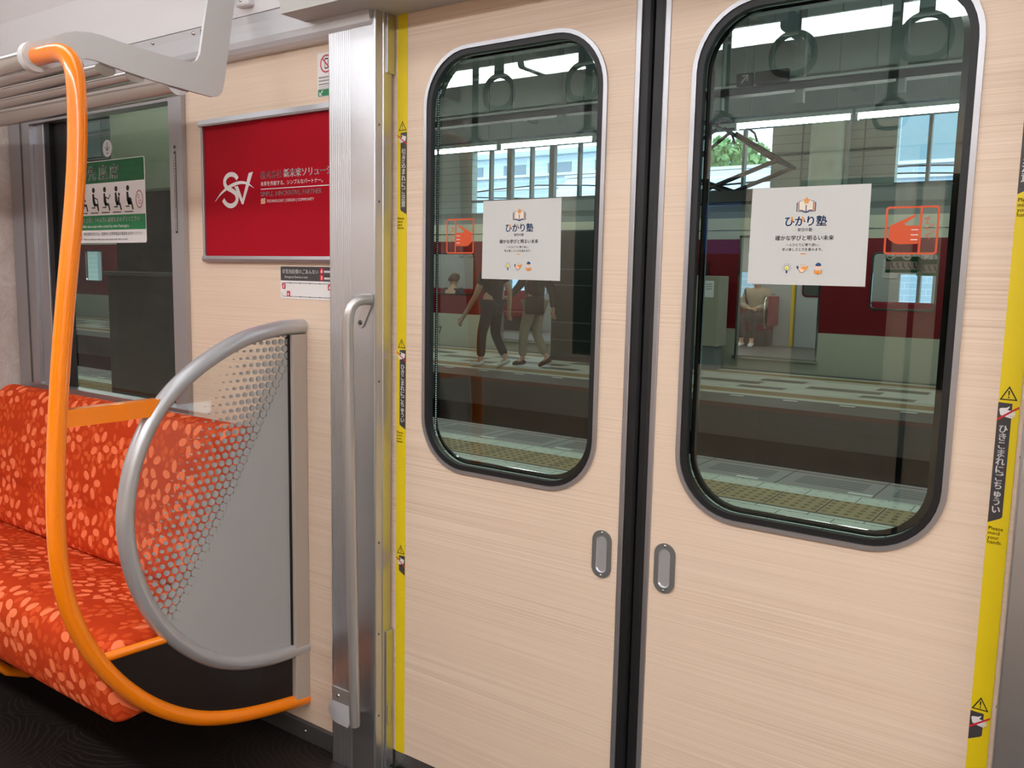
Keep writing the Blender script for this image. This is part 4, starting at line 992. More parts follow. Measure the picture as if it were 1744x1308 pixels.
# near column seen through the side window
t = thing('platform_column', 'square platform column, pale green above and dark clad below, outside the side window', 'column', (-6.45, 3.3, -0.05))
mb = MB(); mb.box(-7.07, 3.0, 1.97, -5.7, 3.6, 4.75, bev=0.02); part('upper_shaft', mb, plain('pale_green_paint', rgb(126, 130, 110), 0.6), t)
mb = MB(); mb.box(-7.05, 3.02, 1.25, -5.72, 3.58, 1.97); part('glossy_band', mb, plain('blue_black_gloss', rgb(26, 30, 32), 0.15), t)
mb = MB(); mb.box(-7.17, 2.94, 1.215, -5.6, 3.66, 1.25, bev=0.008); part('ledge', mb, DGREY, t)
mb = MB(); mb.box(-7.18, 2.99, -0.05, -5.65, 3.6, 1.215, bev=0.01); mb.box(-7.02, 2.985, -0.05, -5.65, 2.991, 1.2, 1); part('cladding', mb, [plain('olive_black_cladding', rgb(62, 62, 54), 0.35), plain('olive_black_face', rgb(54, 54, 47), 0.35)], t)
# pale round column behind the far train
t = thing('round_column', 'pale green round column rising behind the far train', 'column', (-3.80, 14.5, -0.42))
mb = MB(); mb.lathe([(0.30, -0.42), (0.30, 4.75)], (-3.80, 14.5, 0), 'z', 28); part('shaft', mb, plain('pale_column', rgb(236, 242, 218), 0.6), t)
mb = MB(); mb.box(-3.49, 14.45, -0.42, -3.43, 14.55, 4.75, bev=.01); part('drain_pipe', mb, CEILM, t)
# dark booth on the far platform
t = thing('platform_booth', 'tall dark green-black service booth standing on the far platform', 'booth', (-5.7, 10.6, -0.05))
mb = MB(); mb.box(-6.78, 10.2, 0.0, -5.15, 10.85, 2.02, bev=0.02); part('casing', mb, plain('green_black_steel', rgb(34, 40, 37), 0.3), t)
for z in (0.28, 0.56, 1.15, 1.40):
    mb = MB(); mb.box(-6.77, 10.192, z, -5.16, 10.2, z + 0.012); part('panel_seam', mb, plain('seam_grey', rgb(92, 98, 92), 0.5), t)
mb = MB(); mb.box(-6.8, 10.18, -0.05, -5.13, 10.87, 0.0); part('plinth', mb, CDARK, t)
# beige cabinet by the far train door
t = thing('platform_cabinet', 'beige cabinet with a white notice beside the open door of the far train', 'cabinet', (-4.5, 10.75, -0.05))
mb = MB(); mb.box(-4.95, 10.6, 0.30, -4.11, 10.95, 1.345, bev=0.015); part('body', mb, plain('cabinet_beige', rgb(150, 146, 128), 0.5), t)
mb = MB(); mb.box(-4.9, 10.64, -0.05, -4.16, 10.92, 0.30); part('plinth', mb, plain('cabinet_base_grey', rgb(112, 120, 122), 0.5), t)
mb = MB(); mb.box(-4.345, 10.597, 1.03, -4.20, 10.6, 1.27); part('notice', mb, STW, t)
mb = MB()
for k in range(3): mb.box(-4.325, 10.5955, 1.215 - k * .035, -4.225, 10.5968, 1.228 - k * .035)
part('notice_print', mb, STGR, t)
mb = MB(); mb.box(-4.40, 10.592, 0.52, -4.385, 10.6, 0.68); part('handle', mb, DGREY, t)

# ---------------------------------------------------------------- the world beyond the station wall
FAC = G('pale_blue_panel_facade'); v = FAC.pos()
_b = FAC.n('TexBrick', {'Vector': FAC.n('Mapping', {0: v, 'Rotation': (PI / 2, 0, 0)}).outputs[0], 'Color1': rgb(196, 214, 230), 'Color2': rgb(186, 206, 224), 'Mortar': rgb(226, 236, 244), 'Scale': 1.0, 'Mortar Size': 0.012, 'Brick Width': 1.2, 'Row Height': 0.19}, offset=0.5)
FACM = FAC.pbr(_b.outputs[0], 0.7)
t = thing('office_building', 'pale blue-grey panelled office building seen through the station windows', 'building', (-20, 30, -1.3))
mb = MB(); mb.box(-34, 28, -1.3, -12.3, 34, 5.35); part('lower_wall', mb, FACM, t)
mb = MB(); mb.box(-34, 28.4, 5.35, -13.0, 34, 6.15); part('window_storey', mb, FACM, t)
mb = MB(); mb.box(-34.2, 27.9, 5.28, -12.2, 34, 5.38); mb.box(-34, 27.95, 4.8, -12.3, 28.0, 4.87); part('white_ledges', mb, STW, t)
mb = MB(); mb.box(-34.2, 28.2, 6.15, -12.8, 34, 6.35); part('roof_slab', mb, FACM, t)
for k in range(9):
    x = -32 + k * 2.2; mb = MB(); mb.box(x, 28.36, 5.45, x + 1.1, 28.42, 5.85); part('window', mb, plain('facade_window', rgb(120, 140, 156), 0.3), t)
t = thing('tiled_building', 'tall pale tiled building at the right of the station windows', 'building', (-4, 30, -1.3))
mb = MB(); mb.box(-7.2, 27, -1.3, 4, 33, 11); part('wall', mb, FACM, t)
mb = MB(); mb.box(-5.2, 26.9, 4.9, -3.65, 27, 6.3); part('recessed_bay', mb, plain('bay_teal_grey', rgb(128, 156, 166), 0.5), t)
mb = MB(); mb.box(-7.2, 26.85, 4.85, 4, 26.95, 4.95); mb.box(-7.2, 26.85, 4.45, 4, 26.95, 4.52); part('white_ledges', mb, STW, t)
t = thing('glass_roof', 'low pale blue pitched roof in front of the trees', 'roof', (-10, 21, -1.3))
mb = MB(); mb.prism([(19, -1.3), (19, 2.95), (21, 4.25), (23, 2.95), (23, -1.3)], 'x', -13.2, -6.0); part('roof_body', mb, FACM, t)
mb = MB(); mb.box(-13.3, 18.9, 2.95, -5.9, 19.0, 3.03); mb.box(-13.3, 20.9, 4.22, -5.9, 21.1, 4.30); part('white_trim', mb, STW, t)
LEAF = G('leaf_green'); _n = LEAF.noise(LEAF.pos(), 6, 3); LEAFM = LEAF.pbr(LEAF.ramp(_n, [(0.3, rgb(88, 128, 74)), (0.7, rgb(140, 176, 110))]), 0.7)
for cx, cz, r, lab in ((-12.9, 4.6, 1.1, 'leafy green tree left of the pantograph'), (-10.0, 4.8, 1.25, 'leafy green tree behind the pantograph')):
    t = thing('tree', lab, 'tree', (cx, 25.4, -1.3), 'trees beyond the station')
    mb = MB(); mb.tube([(cx, 25.4, -1.3), (cx + .05, 25.4, 2), (cx, 25.4, cz)], [0.22, 0.16, 0.05], 10); part('trunk', mb, CDARK, t)
    mb = MB(); rnd = random.Random(int(cx * 10))
    for k in range(1500):
        a = Vector((rnd.gauss(0, 1), rnd.gauss(0, 1), rnd.gauss(0, 1))).normalized() * r * (0.55 + 0.5 * rnd.random()); c = Vector((cx, 25.4, cz)) + Vector((a.x * 1.15, a.y, a.z * 0.8))
        u = Vector((rnd.gauss(0, 1), rnd.gauss(0, 1), rnd.gauss(0, 1))).normalized() * .14; w = u.cross(Vector((rnd.gauss(0, 1), rnd.gauss(0, 1), rnd.gauss(0, 1)))).normalized() * .09
        mb.add([c - u, c + w, c + u, c - w], [(0, 1, 2, 3)])
    part('foliage', mb, LEAFM, t)
mb = MB(); mb.box(-60, 15.2, -1.5, 30, 70, -1.3); struct('street_ground', mb, CONC)
for k, z in enumerate((3.62, 3.50)):
    mb = MB(); mb.tube([(-30 + i * 1.5, 17.5, z + 0.12 * math.cos(i * 1.05 * (1 - k * .3)) - .1) for i in range(24)], 0.016, 6)
    tag(part('overhead_cable', mb, BLACK), ('upper' if k == 0 else 'lower') + ' sagging black cable across the station windows', 'cable')

# ================================================================ the other train
TRED = plain('train_crimson', rgb(112, 22, 30), 0.25, coat=0.3, vary=0.02)
TCRM = plain('train_cream', rgb(176, 176, 158), 0.3, coat=0.2, vary=0.02)
TROOF = plain('train_roof_grey', rgb(112, 118, 114), 0.5)
TIN = plain('train_interior_grey', rgb(172, 182, 180), 0.5, vary=0.03)
TFL = plain('train_floor_grey', rgb(110, 108, 104), 0.5)
TSEAT = plain('train_seat_crimson', rgb(130, 24, 44), 0.8)
CHR = plain('chrome_trim', rgb(210, 212, 208), 0.15, metal=1.0)
FGLASS = glass_mat('train_window_glass', (0.9, 0.93, 0.91, 1), 0.03)
YF = 11.26
t = TR = thing('commuter_train', 'crimson and cream commuter train standing at the far platform with its doors open', 'train', (-10, 12.6, -0.3))
OPEN = ((-22.75, -21.9, 0.92, 1.74, 0), (-10.35, -9.17, 0.91, 1.69, 0), (-8.56, -7.40, 0.14, 1.93, 1), (-4.09, -2.845, 0.14, 1.93, 1), (-2.17, -1.32, 0.915, 1.71, 0), (0.2, 1.4, 0.14, 1.93, 1))
mb = MB(); xs = [-27.0]
bands = ((-0.28, 0.551, 1), (0.551, 1.905, 0), (1.905, 2.22, 1))
def wallseg(x0, x1, za, zb):
    for a, b, m in bands:
        lo, hi = max(a, za), min(b, zb)
        if hi > lo + 1e-6: mb.box(x0, YF, lo, x1, YF + 0.06, hi, m)
x = -27.0
for o in OPEN:
    wallseg(x, o[0], -0.28, 2.22); wallseg(o[0], o[1], -0.28, o[2]); wallseg(o[0], o[1], o[3], 2.22); x = o[1]
wallseg(x, 3.5, -0.28, 2.22)
mb.box(-27, YF - 0.006, 2.03, 3.5, YF + 0.004, 2.045, 2)
part('side_wall', mb, [TRED, TCRM, CHR], t)
mb = MB(); mb.prism([(YF, 2.22), (YF + .06, 2.32), (YF + .3, 2.43), (YF + .9, 2.50), (YF + 1.4, 2.52), (YF + 1.9, 2.50), (YF + 2.5, 2.43), (YF + 2.74, 2.32), (YF + 2.8, 2.22)], 'x', -27, 3.5); part('roof', mb, TROOF, t)
mb = MB(); mb.box(-27, YF + 0.06, 0.06, 3.5, YF + 2.74, 0.13); part('floor', mb, TFL, t)
for o in OPEN:
    if o[4] == 0:
        a = rr(o[0] - .004, o[2] - .004, o[1] + .004, o[3] + .004, .07, 5); b = rr(o[0] + .022, o[2] + .022, o[1] - .022, o[3] - .022, .055, 5)
        mb = MB(); mb.ring(a, b, 'y', YF - 0.012, YF + 0.02); mb.ring(rect_around(a, o[0], o[2], o[1], o[3]), a, 'y', YF + .001, YF + .01, 1); wf = part('window', mb, [CHR, TRED], t)
        mb = MB(); mb.flat(b, YF + 0.012); part('pane', mb, FGLASS, wf)
    else:
        mb = MB()
        for xx in (o[0], o[1] - .03): mb.box(xx, YF - .008, o[2] - .03, xx + .03, YF + .07, o[3] + .03)
        mb.box(o[0], YF - .008, o[3], o[1], YF + .07, o[3] + .03); mb.box(o[0] - .02, YF - .05, o[2] - .035, o[1] + .02, YF + .07, o[2])
        part('door_frame', mb, CHR, t)
for x0, x1 in ((-2.85, -1.30), (-9.4, -6.75), (-15, -13)):
    mb = MB(); mb.box(x0, 11.75, 2.36, x1, 13.4, 2.685, bev=0.09, seg=4); au = part('air_conditioner', mb, TROOF, t)
    mb = MB(); mb.box(x0 + .12, 11.742, 2.45, x0 + .36, 11.752, 2.6); part('grille', mb, CDARK, au)
mb = MB(); mb.box(-5.0, YF - .01, 0.95, -4.55, YF + .005, 1.55); part('louvre_panel', mb, plain('train_dark_crimson', rgb(70, 16, 22), 0.3), t)
mb = MB()
for k in range(5): mb.box(-4.9, YF - .016, 1.02 + k * .07, -4.3, YF - .009, 1.05 + k * .07)
part('louvre_slats', mb, plain('train_slat_crimson', rgb(90, 26, 30), 0.4), t)
text('57', 0.185, -10.13, YF - .004, 0.165, DGREY, t, bold=0.015, name='car_number')
# inside
WB = YF + 2.72
mb = MB(); bx = [(-27, -10.6), (-8.9, -5.9), (-4.78, -2.34), (-1.3, 3.5)]; bo = [(-10.6, -8.9), (-5.9, -4.78), (-2.34, -1.3)]
for a, b in bx: mb.box(a, WB, 0.13, b, WB + .06, 2.22)
for a, b in bo: mb.box(a, WB, 0.13, b, WB + .06, 0.92); mb.box(a, WB, 1.44, b, WB + .06, 2.22); mb.box((a + b) / 2 - .02, WB, 0.92, (a + b) / 2 + .02, WB + .06, 1.44)
part('far_wall', mb, TIN, t)
mb = MB(); mb.box(-27, YF + .06, 2.18, 3.5, WB, 2.22); part('inner_ceiling', mb, WHITE, t)
for y in (YF + .75, YF + 1.95):
    mb = MB(); mb.box(-26, y - .08, 2.14, 3.4, y + .08, 2.178); part('ceiling_light', mb, FARLAMP, t)
for a, b in ((-14, -9.6), (-6.4, -4.40), (-2.75, -0.4)):
    mb = MB(); mb.box(a, WB - .5, .40, b, WB - .02, .54, bev=.03); mb.box(a, WB - .12, .54, b, WB - .02, .98, bev=.03); mb.box(a, WB - .4, .13, b, WB - .05, .40, 1); part('bench', mb, [TSEAT, DGREY], t)
mb = MB(); mb.box(-10.5, YF + .08, .40, -9.0, YF + .55, .54, bev=.03); mb.box(-10.5, YF + .08, .54, -9.0, YF + .18, .89, bev=.03); part('bench', mb, TSEAT, t)
mb = MB(); mb.box(-4.36, WB - .55, .50, -4.30, WB - .08, 1.02, bev=.025); es = part('seat_end', mb, TSEAT, t)
mb = MB(); mb.tube([(-4.40, WB - .05, 1.05), (-4.40, WB - .4, 1.05), (-4.40, WB - .56, .95), (-4.40, WB - .58, .6), (-4.40, WB - .5, .45)], .018, 8); part('grab_bar', mb, CHR, es)
mb = MB(); mb.box(-4.02, WB - .03, .13, -3.3, WB + .01, 2.0); dd = part('far_door', mb, plain('far_door_grey', rgb(190, 198, 198), 0.4), t)
a = rr(-3.93, 1.02, -3.42, 1.75, .08, 5); b = rr(-3.90, 1.05, -3.45, 1.72, .06, 5); mb = MB(); mb.ring(a, b, 'y', WB - .04, WB - .025); mb.flat(b, WB - .032, 1); part('door_window', mb, [CHR, plain('door_window_dark', rgb(88, 96, 94), 0.15)], dd)
mb = MB(); mb.box(-4.11, WB - .035, .13, -4.05, WB - .005, 2.0); part('yellow_edge', mb, YEL, t)
mb = MB(); mb.box(-2.62, WB - .012, 1.37, -2.38, WB - .002, 1.68); part('route_map', mb, PAPER, t)
mb = MB()
for k in range(3): ribbon(mb, [(-2.60, 1.62 - k * .07), (-2.52, 1.60 - k * .07), (-2.46, 1.63 - k * .07), (-2.40, 1.60 - k * .07)], .008, WB - .014)
part('route_lines', mb, STGR, t)
for x0, z0, w_ in ((-2.12, 1.44, .50), (-1.70, 1.40, .42)):
    k = thing('priority_banner', 'green and white priority seat banner hanging inside the far train, %s' % ('left one' if w_ > .45 else 'right one'), 'banner', (x0 + w_ / 2, YF + .62, z0), 'banners in the far train window')
    mb = MB(); mb.box(x0, YF + .60, z0, x0 + w_, YF + .61, z0 + .23); part('sheet', mb, STW, k)
    mb = MB(); mb.box(x0, YF + .597, z0 + .16, x0 + w_, YF + .60, z0 + .23); mb.box(x0, YF + .597, z0, x0 + w_, YF + .60, z0 + .045); part('green_band', mb, STG, k)
    mb = MB()
    for q in range(5): ribbon(mb, [(x0 + .08 + q * .075, z0 + .145), (x0 + .09 + q * .075, z0 + .09), (x0 + .115 + q * .075, z0 + .065)], .016, YF + .596)
    part('pictograms', mb, STK, k)
    mb = MB(); mb.box(x0 + w_ / 2 - .006, YF + .60, z0 + .23, x0 + w_ / 2 + .006, YF + .606, 2.18); part('hanger', mb, CHR, k)
# pantograph on the roof
PB = plain('pantograph_black', rgb(34, 36, 36), 0.5)
mb = MB()
for y in (11.95, 12.85):
    for s in (-1, 1):
        kx = -4.85 + s * 1.0
        mb.tube([(-4.85 - s * .35, y, 2.66), (kx, y, 3.13)], .036, 8); mb.tube([(kx, y, 3.13), (-4.85 + s * .06, 12.4 + (y - 12.4) * .55, 3.72)], .030, 8)
for s in (-1, 1): mb.tube([(-4.85 + s, 11.9, 3.13), (-4.85 + s, 12.9, 3.13)], .030, 8); mb.tube([(-4.85 + s, 11.95, 3.13), (-4.85 + s * .4, 12.75, 3.50)], .018, 6)
pg = part('pantograph', mb, PB, TR)
mb = MB()
for x in (-5.05, -4.65): mb.tube([(x, 11.5, 3.66), (x, 11.65, 3.78), (x, 12.0, 3.82), (x, 12.8, 3.82), (x, 13.15, 3.78), (x, 13.3, 3.66)], .02, 8)
mb.tube([(-5.05, 12.1, 3.8), (-4.65, 12.1, 3.8)], .02, 8); mb.tube([(-5.05, 12.7, 3.8), (-4.65, 12.7, 3.8)], .02, 8); part('collector_head', mb, PB, pg)
mb = MB(); mb.box(-5.6, 11.85, 2.52, -4.1, 12.0, 2.70); mb.box(-5.6, 12.8, 2.52, -4.1, 12.95, 2.70); mb.box(-5.5, 11.9, 2.60, -5.35, 12.9, 2.66); mb.box(-4.35, 11.9, 2.60, -4.2, 12.9, 2.66)
part('base_frame', mb, PB, pg)
mb = MB(); mb.tube([(-26, 12.4, 3.86), (4, 12.4, 3.86)], .012, 6); tag(part('contact_wire', mb, BLACK), 'black overhead contact wire above the far train', 'cable')
# straps inside the far train
def farstrap(x, y, lab):
    s = thing('hand_strap', lab, 'hand strap', (x, y, 2.17), 'hand straps inside the far train')
    mb = MB(); mb.box(x - .015, y - .004, 1.75, x + .015, y + .004, 2.18); part('belt', mb, STGR, s)
    mb = MB(); mb.tube([(x + .06 * math.cos(a * .3927), y, 1.69 + .06 * math.sin(a * .3927)) for a in range(16)], .011, 6, closed=True); part('grip_ring', mb, STW, s)
for k, x in enumerate((-10.05, -9.80, -9.55, -9.3)): farstrap(x, YF + .7, 'pale hand strap in the left far-train window, %s from the left' % ('first', 'second', 'third', 'fourth')[k])
for k, x in enumerate((-2.05, -1.83, -1.60, -1.40)): farstrap(x, YF + .55, 'pale hand strap in the right far-train window, %s from the left' % ('first', 'second', 'third', 'fourth')[k])
farstrap(-4.25, YF + 1.0, 'pale hand strap just inside the open train door')

# ================================================================ people
HAIR = plain('hair_black', rgb(30, 26, 25), 0.6); HAIRB = plain('hair_brown', rgb(74, 44, 22), 0.6)
SKIN = plain('skin', rgb(206, 164, 138), 0.55, vary=0.04)
NAVYC = plain('navy_shirt', rgb(24, 30, 38), 0.85); DARKP = plain('charcoal_trousers', rgb(44, 46, 48), 0.85); BEIGP = plain('khaki_trousers', rgb(150, 140, 120), 0.85)
JACK = plain('black_jacket', rgb(22, 24, 26), 0.8); SHOEW = plain('white_trainer', rgb(220, 222, 222), 0.6); SHOEB = plain('brown_leather', rgb(62, 30, 22), 0.4)
BEIGJ = plain('beige_jacket', rgb(176, 164, 140), 0.85); BAGM = plain('dark_brown_bag', rgb(44, 36, 30), 0.6); MASKM = plain('face_mask_white', rgb(214, 212, 208), 0.8)
def skin(name, nodes, edges, mat, parent, root, sub=2, label=None):
    """nodes: name -> (xyz, radius); grown with Skin + Subdivision into one continuous surface"""
    keys = list(nodes); me = bpy.data.meshes.new(name)
    me.from_pydata([nodes[k][0] for k in keys], [(keys.index(a), keys.index(b)) for a, b in edges], [])
    o = bpy.data.objects.new(name, me); COL.objects.link(o)
    m = o.modifiers.new('skin', 'SKIN'); m.use_smooth_shade = True
    for i, k in enumerate(keys):
        r = nodes[k][1]; r = r if isinstance(r, tuple) else (r, r)
        d = me.skin_vertices[0].data[i]; d.radius = r; d.use_root = (k == root)
    s = o.modifiers.new('sub', 'SUBSURF'); s.levels = sub; s.render_levels = sub
    bpy.context.view_layer.update()
    me2 = bpy.data.meshes.new_from_object(o.evaluated_get(bpy.context.evaluated_depsgraph_get()))
    bpy.data.objects.remove(o); bpy.data.meshes.remove(me)
    mb = MB(); mb.add([v.co for v in me2.vertices], [tuple(p.vertices) for p in me2.polygons], 0, True); bpy.data.meshes.remove(me2)
    return part(name, mb, mat, parent, label)
def V3(*a): return Vector(a)
def hand(nd, ed, w, d, side, pre, curl=0.35):
    """palm, four fingers and a thumb leaving the side of the palm; d: along the hand, side: across it"""
    d = d.normalized(); side = (side - d * side.dot(d)).normalized(); nrm = d.cross(side)
    nd[pre + 'pm'] = (w + d * .05, .020); ed.append((pre + 'wr', pre + 'pm'))
    for i, (o, l) in enumerate(((.026, .066), (.009, .076), (-.009, .071), (-.026, .055))):
        a = w + d * .088 + side * o; b = a + (d * math.cos(curl) + nrm * math.sin(curl)) * l * .5; c = b + (d * math.cos(curl * 2) + nrm * math.sin(curl * 2)) * l * .5
        for n, p, r in (('a', a, .0105), ('b', b, .0092), ('c', c, .008)): nd[pre + str(i) + n] = (p, r)
        ed += [(pre + 'pm', pre + str(i) + 'a'), (pre + str(i) + 'a', pre + str(i) + 'b'), (pre + str(i) + 'b', pre + str(i) + 'c')]
    a = w + d * .028 + side * .030; b = a + d * .032 + side * .020; c = b + d * .026 + side * .004
    for n, p, r in (('ta', a, .012), ('tb', b, .0105), ('tc', c, .009)): nd[pre + n] = (p, r)
    ed += [(pre + 'wr', pre + 'ta'), (pre + 'ta', pre + 'tb'), (pre + 'tb', pre + 'tc')]
def person(label, group, J, fwd, top, bottom, shoe, hairm, sleeves, mask=False, strap=False):
    """J: joint name -> world point; fwd: facing direction"""
    fwd = fwd.normalized(); t = thing('person', label, 'person', J['base'], group)
    R = dict(pel=.115, sp=.12, ch=(.14, .115), nk=.052, hd0=.07, hd=(.088, .098), hd1=.06, shl=.062, ell=.042, wrl=.029, shr=.062, elr=.042, wrr=.029, hil=.09, knl=.056, anl=.040, hir=.09, knr=.056, anr=.040, tol=.03, tor=.03)
    nd = {k: (J[k], R[k]) for k in R if k in J}
    up = (J['hd'] - J['nk']).normalized(); nd['hd0'] = (J['hd'] - up * .075 + fwd * .02, .068); nd['hd1'] = (J['hd'] + up * .06, .072); nd['nk'] = (J['nk'], .052)
    ed = [('pel', 'sp'), ('sp', 'ch'), ('ch', 'nk'), ('nk', 'hd0'), ('hd0', 'hd'), ('hd', 'hd1')]
    for s in 'lr': ed += [('ch', 'sh' + s), ('sh' + s, 'el' + s), ('el' + s, 'wr' + s), ('pel', 'hi' + s), ('hi' + s, 'kn' + s), ('kn' + s, 'an' + s), ('an' + s, 'to' + s)]
    side = up.cross(fwd).normalized()
    for s in 'lr':
        nd['w' + s + 'wr'] = (J['wr' + s], .029); ed = [(a if a != 'wr' + s else 'w' + s + 'wr', b if b != 'wr' + s else 'w' + s + 'wr') for a, b in ed]; nd.pop('wr' + s)
        hand(nd, ed, J['wr' + s], J['hd_' + s] if 'hd_' + s in J else J['wr' + s] - J['el' + s], fwd, 'w' + s)
    body = skin('body', nd, ed, SKIN, t, 'pel', 2)
    # clothing grown a little outside the body
    g = lambda ks, d: {k: (J[k], tuple(x + d for x in (R[k] if isinstance(R[k], tuple) else (R[k],) * 2))) for k in ks}
    n2 = g(('pel', 'sp', 'ch', 'shl', 'shr', 'ell', 'elr'), .022); n2['pel'] = (J['pel'] - V3(0, 0, .02), (.15, .14)); e2 = [('pel', 'sp'), ('sp', 'ch'), ('ch', 'shl'), ('ch', 'shr'), ('shl', 'ell'), ('shr', 'elr')]
    n2['col'] = (J['ch'] * .45 + J['nk'] * .55, .075); e2.append(('ch', 'col'))
    if sleeves == 'short':
        for s in 'lr': n2['el' + s] = (J['sh' + s] * .35 + J['el' + s] * .65, .062)
    else:
        for s in 'lr': n2['wr' + s] = (J['el' + s] * .06 + J['wr' + s] * .94, .046); e2.append(('el' + s, 'wr' + s))
    skin('top', n2, e2, top, t, 'sp', 2)
    n3 = g(('pel', 'hil', 'hir', 'knl', 'knr'), .018); e3 = [('pel', 'hil'), ('pel', 'hir'), ('hil', 'knl'), ('hir', 'knr')]
    for s in 'lr': n3['an' + s] = (J['an' + s] + (J['kn' + s] - J['an' + s]).normalized() * .05, .066); e3.append(('kn' + s, 'an' + s))
    skin('trousers', n3, e3, bottom, t, 'pel', 2)
    for s in 'lr':
        a, b = J['an' + s], J['to' + s]; d = (b - a); d.z = 0; d = d.normalized() if d.length > .01 else fwd
        dn = (b - a).normalized() * .0 + (b - a); heel = a - d * .055 + V3(0, 0, -.035); ball = b
        skin('shoe', {'h': (heel, (.040, .038)), 'm': (a * .45 + b * .55 + V3(0, 0, -.005), (.044, .040)), 't': (ball, (.046, .032)), 'n': (ball + (ball - a).normalized() * .05, (.030, .022)), 'k': (a + V3(0, 0, .0), .046)}, [('h', 'm'), ('m', 't'), ('t', 'n'), ('h', 'k')], shoe, t, 'm', 2)
    # hair cap over the back and crown, face features
    H = J['hd']; mb = MB(); N, M = 16, 9; vs = []
    for i in range(M):
        ph = PI * 0.62 * i / (M - 1)
        for k in range(N):
            th = 2 * PI * k / N; front = max(0, math.cos(th)); p = ph * (1 - .42 * front)
            dirv = up * math.cos(p) + (fwd * math.cos(th) + side * math.sin(th)) * math.sin(p)
            vs.append(H + up * .03 + Vector(dirv) * (.116 + (.008 * math.sin(3 * th + i)))
                      * (1.0 if i else 1.0))
    mb.add(vs, [(i * N + k, i * N + (k + 1) % N, (i + 1) * N + (k + 1) % N, (i + 1) * N + k) for i in range(M - 1) for k in range(N)], 0, True); part('hair', mb, hairm, t)
    mb = MB()
    for s in (-1, 1): mb.ball(H + fwd * .086 + side * s * .033 + up * .004, .011, u=10, v=6)
    part('eyes', mb, STK, t)
    mb = MB(); mb.ball(H + fwd * .098 - up * .022, .014, sc=(1, 1, 1.5), u=10, v=6)
    for s in (-1, 1): mb.ball(H + side * s * .094 - up * .012, .020, sc=(.8, .8, 1.4), u=10, v=6)
    part('nose_and_ears', mb, SKIN, t)
    if mask:
        mb = MB(); vs = []
        for i in range(5):
            for k in range(9):
                th = math.radians(-62 + 15.5 * k); vs.append(H - up * (.018 + .02 * i) + fwd * (math.cos(th) * .106) + side * math.sin(th) * .100)
        mb.add(vs, [(i * 9 + k, i * 9 + k + 1, i * 9 + k + 10, i * 9 + k + 9) for i in range(4) for k in range(8)], 0, True); part('face_mask', mb, MASKM, t)
    else:
        mb = MB(); mb.ball(H + fwd * .088 - up * .056, .018, sc=(1, 1, .35), u=10, v=6); part('mouth', mb, plain('lips', rgb(160, 96, 88), .5), t)
    if strap:
        a, b = J['shr'] + fwd * .13 + V3(0, 0, .03), J['sp'] + fwd * .16 - V3(.12, 0, .02); mb = MB(); mb.tube([a, a * .5 + b * .5 + fwd * .035, b], .016, 8, flat=.4); part('bag_strap', mb, STK, t)
    return t
def walker(x, y, fwd, h, lead, wr_l, wr_r, phase=1):
    """walking joints; fwd -x; floor of the far platform z -0.05"""
    f = fwd; s = V3(-f.y, f.x, 0); B = V3(x, y, -.05); k = h / 1.70; Z = lambda z: B + V3(0, 0, z * k)
    J = dict(base=B, pel=Z(.93), sp=Z(1.10) + f * .01, ch=Z(1.30) + f * .02, nk=Z(1.45) + f * .02, hd=Z(1.58) + f * .04)
    J['shl'] = Z(1.38) + s * .18; J['shr'] = Z(1.38) - s * .18
    J['hil'] = Z(.88) + s * .09; J['hir'] = Z(.88) - s * .09
    a, b = ('l', 'r') if lead == 'l' else ('r', 'l'); sa, sb = (s, -s) if lead == 'l' else (-s, s)
    J['kn' + a] = Z(.49) + sa * .085 + f * .13; J['an' + a] = Z(.085) + sa * .08 + f * .15; J['to' + a] = Z(.034) + sa * .085 + f * .28
    J['kn' + b] = Z(.48) + sb * .085 + f * .02; J['an' + b] = Z(.13) + sb * .08 - f * .20; J['to' + b] = Z(.034) + sb * .08 - f * .08
    for q, w, ss in (('l', wr_l, s), ('r', wr_r, -s)):
        J['wr' + q] = w if isinstance(w, Vector) else Z(.80) + ss * .24 + f * w; m = (J['sh' + q] + J['wr' + q]) / 2; J['el' + q] = m - f * .06 + ss * .03
    return J
L = V3(-1, 0, 0)
person('walking person in dark short-sleeved shirt and white trainers on the far platform', None,
       walker(-6.72, 8.55, V3(-1, 0.02, 0), 1.72, 'l', V3(-7.10, 8.33, .66), V3(-6.6, 8.8, .78)), V3(-1, .02, 0), NAVYC, DARKP, SHOEW, HAIR, 'short')
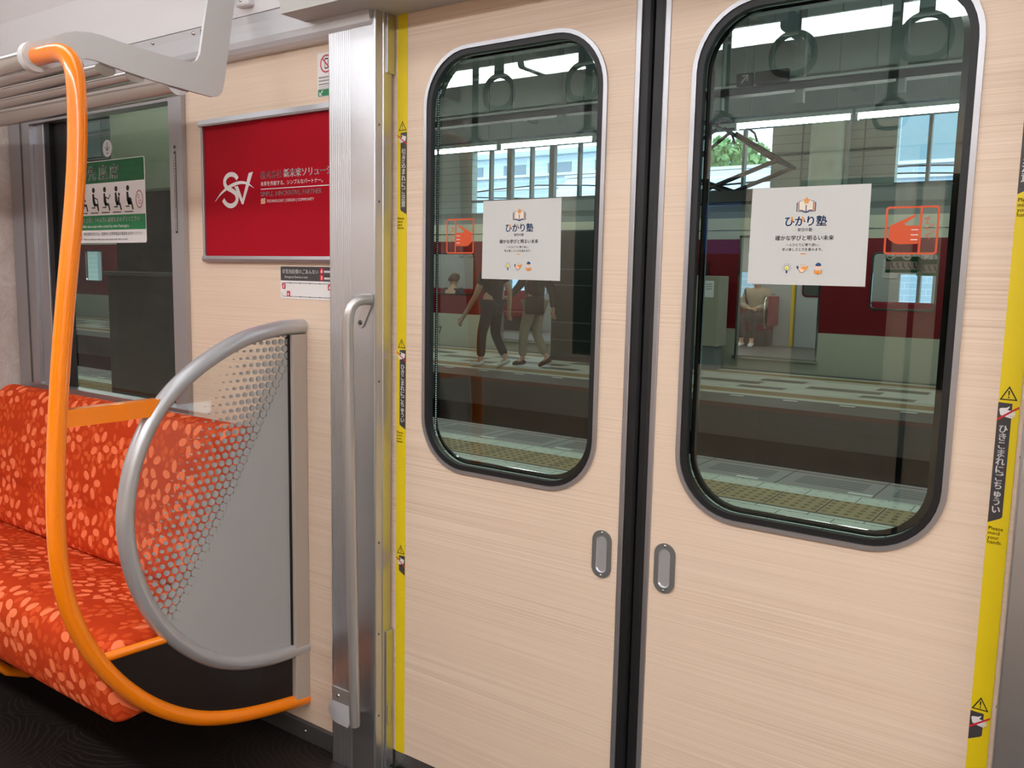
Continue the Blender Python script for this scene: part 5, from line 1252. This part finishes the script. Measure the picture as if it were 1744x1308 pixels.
person('walking person in black jacket, khaki trousers and brown shoes on the far platform', None,
       walker(-6.36, 9.10, V3(-1, .05, 0), 1.72, 'l', V3(-6.66, 8.88, .98), V3(-6.2, 9.36, .80)), V3(-1, .05, 0), JACK, BEIGP, SHOEB, HAIR, 'long')
bg = thing('shoulder_bag', 'dark brown shoulder bag at the hip of the person in khaki trousers', 'bag', (-6.13, 8.86, .72))
mb = MB(); mb.box(-6.30, 8.74, .74, -6.0, 8.83, 1.0, bev=.03, seg=3); part('body', mb, BAGM, bg)
mb = MB(); mb.tube(spline([(-6.27, 8.785, .97), (-6.32, 8.80, 1.2), (-6.33, 8.95, 1.43), (-6.26, 8.97, 1.43), (-6.10, 8.80, 1.2), (-6.03, 8.785, .97)], 5), .013, 8); part('strap', mb, BAGM, bg)
# seated passengers in the far train
def sitter(x, yb, f, zf, h, wl, wr):
    """yb: y of the seat back face; f: facing (0,-1) or (0,1); zf: floor"""
    s = V3(-f.y, f.x, 0); B = V3(x, yb, zf) + f * .22; Z = lambda z: B + V3(0, 0, z)
    J = dict(base=V3(x, yb, zf) + f * .22, pel=Z(.52) - f * .04, sp=Z(.70) - f * .06, ch=Z(.90) - f * .04, nk=Z(1.05) - f * .02, hd=Z(1.18) + f * .01)
    J['shl'] = Z(.98) + s * .175; J['shr'] = Z(.98) - s * .175; J['hil'] = Z(.52) + s * .09; J['hir'] = Z(.52) - s * .09
    for q, ss in (('l', s), ('r', -s)):
        J['kn' + q] = Z(.53) + ss * .10 + f * .40; J['an' + q] = Z(.085) + ss * .09 + f * .42; J['to' + q] = Z(.034) + ss * .11 + f * .54
        J['wr' + q] = Z(.66) + ss * .05 + f * .22; J['el' + q] = Z(.72) + ss * .25 + f * .03; J['hd_' + q] = -ss + f * .3
    return J
person('seated masked person in a beige jacket seen through the open train door', None, sitter(-4.62, 13.84, V3(0, -1, 0), .13, 1.0, 0, 0), V3(0, -1, 0), BEIGJ, DARKP, SHOEW, HAIR, 'long', mask=True, strap=True)
person('seated brown-haired person in dark clothes in the left window of the far train', None, sitter(-9.98, 11.42, V3(0, 1, 0), .0, 1.0, 0, 0), V3(0, 1, 0), JACK, DARKP, SHOEB, HAIRB, 'long')

flush_text()
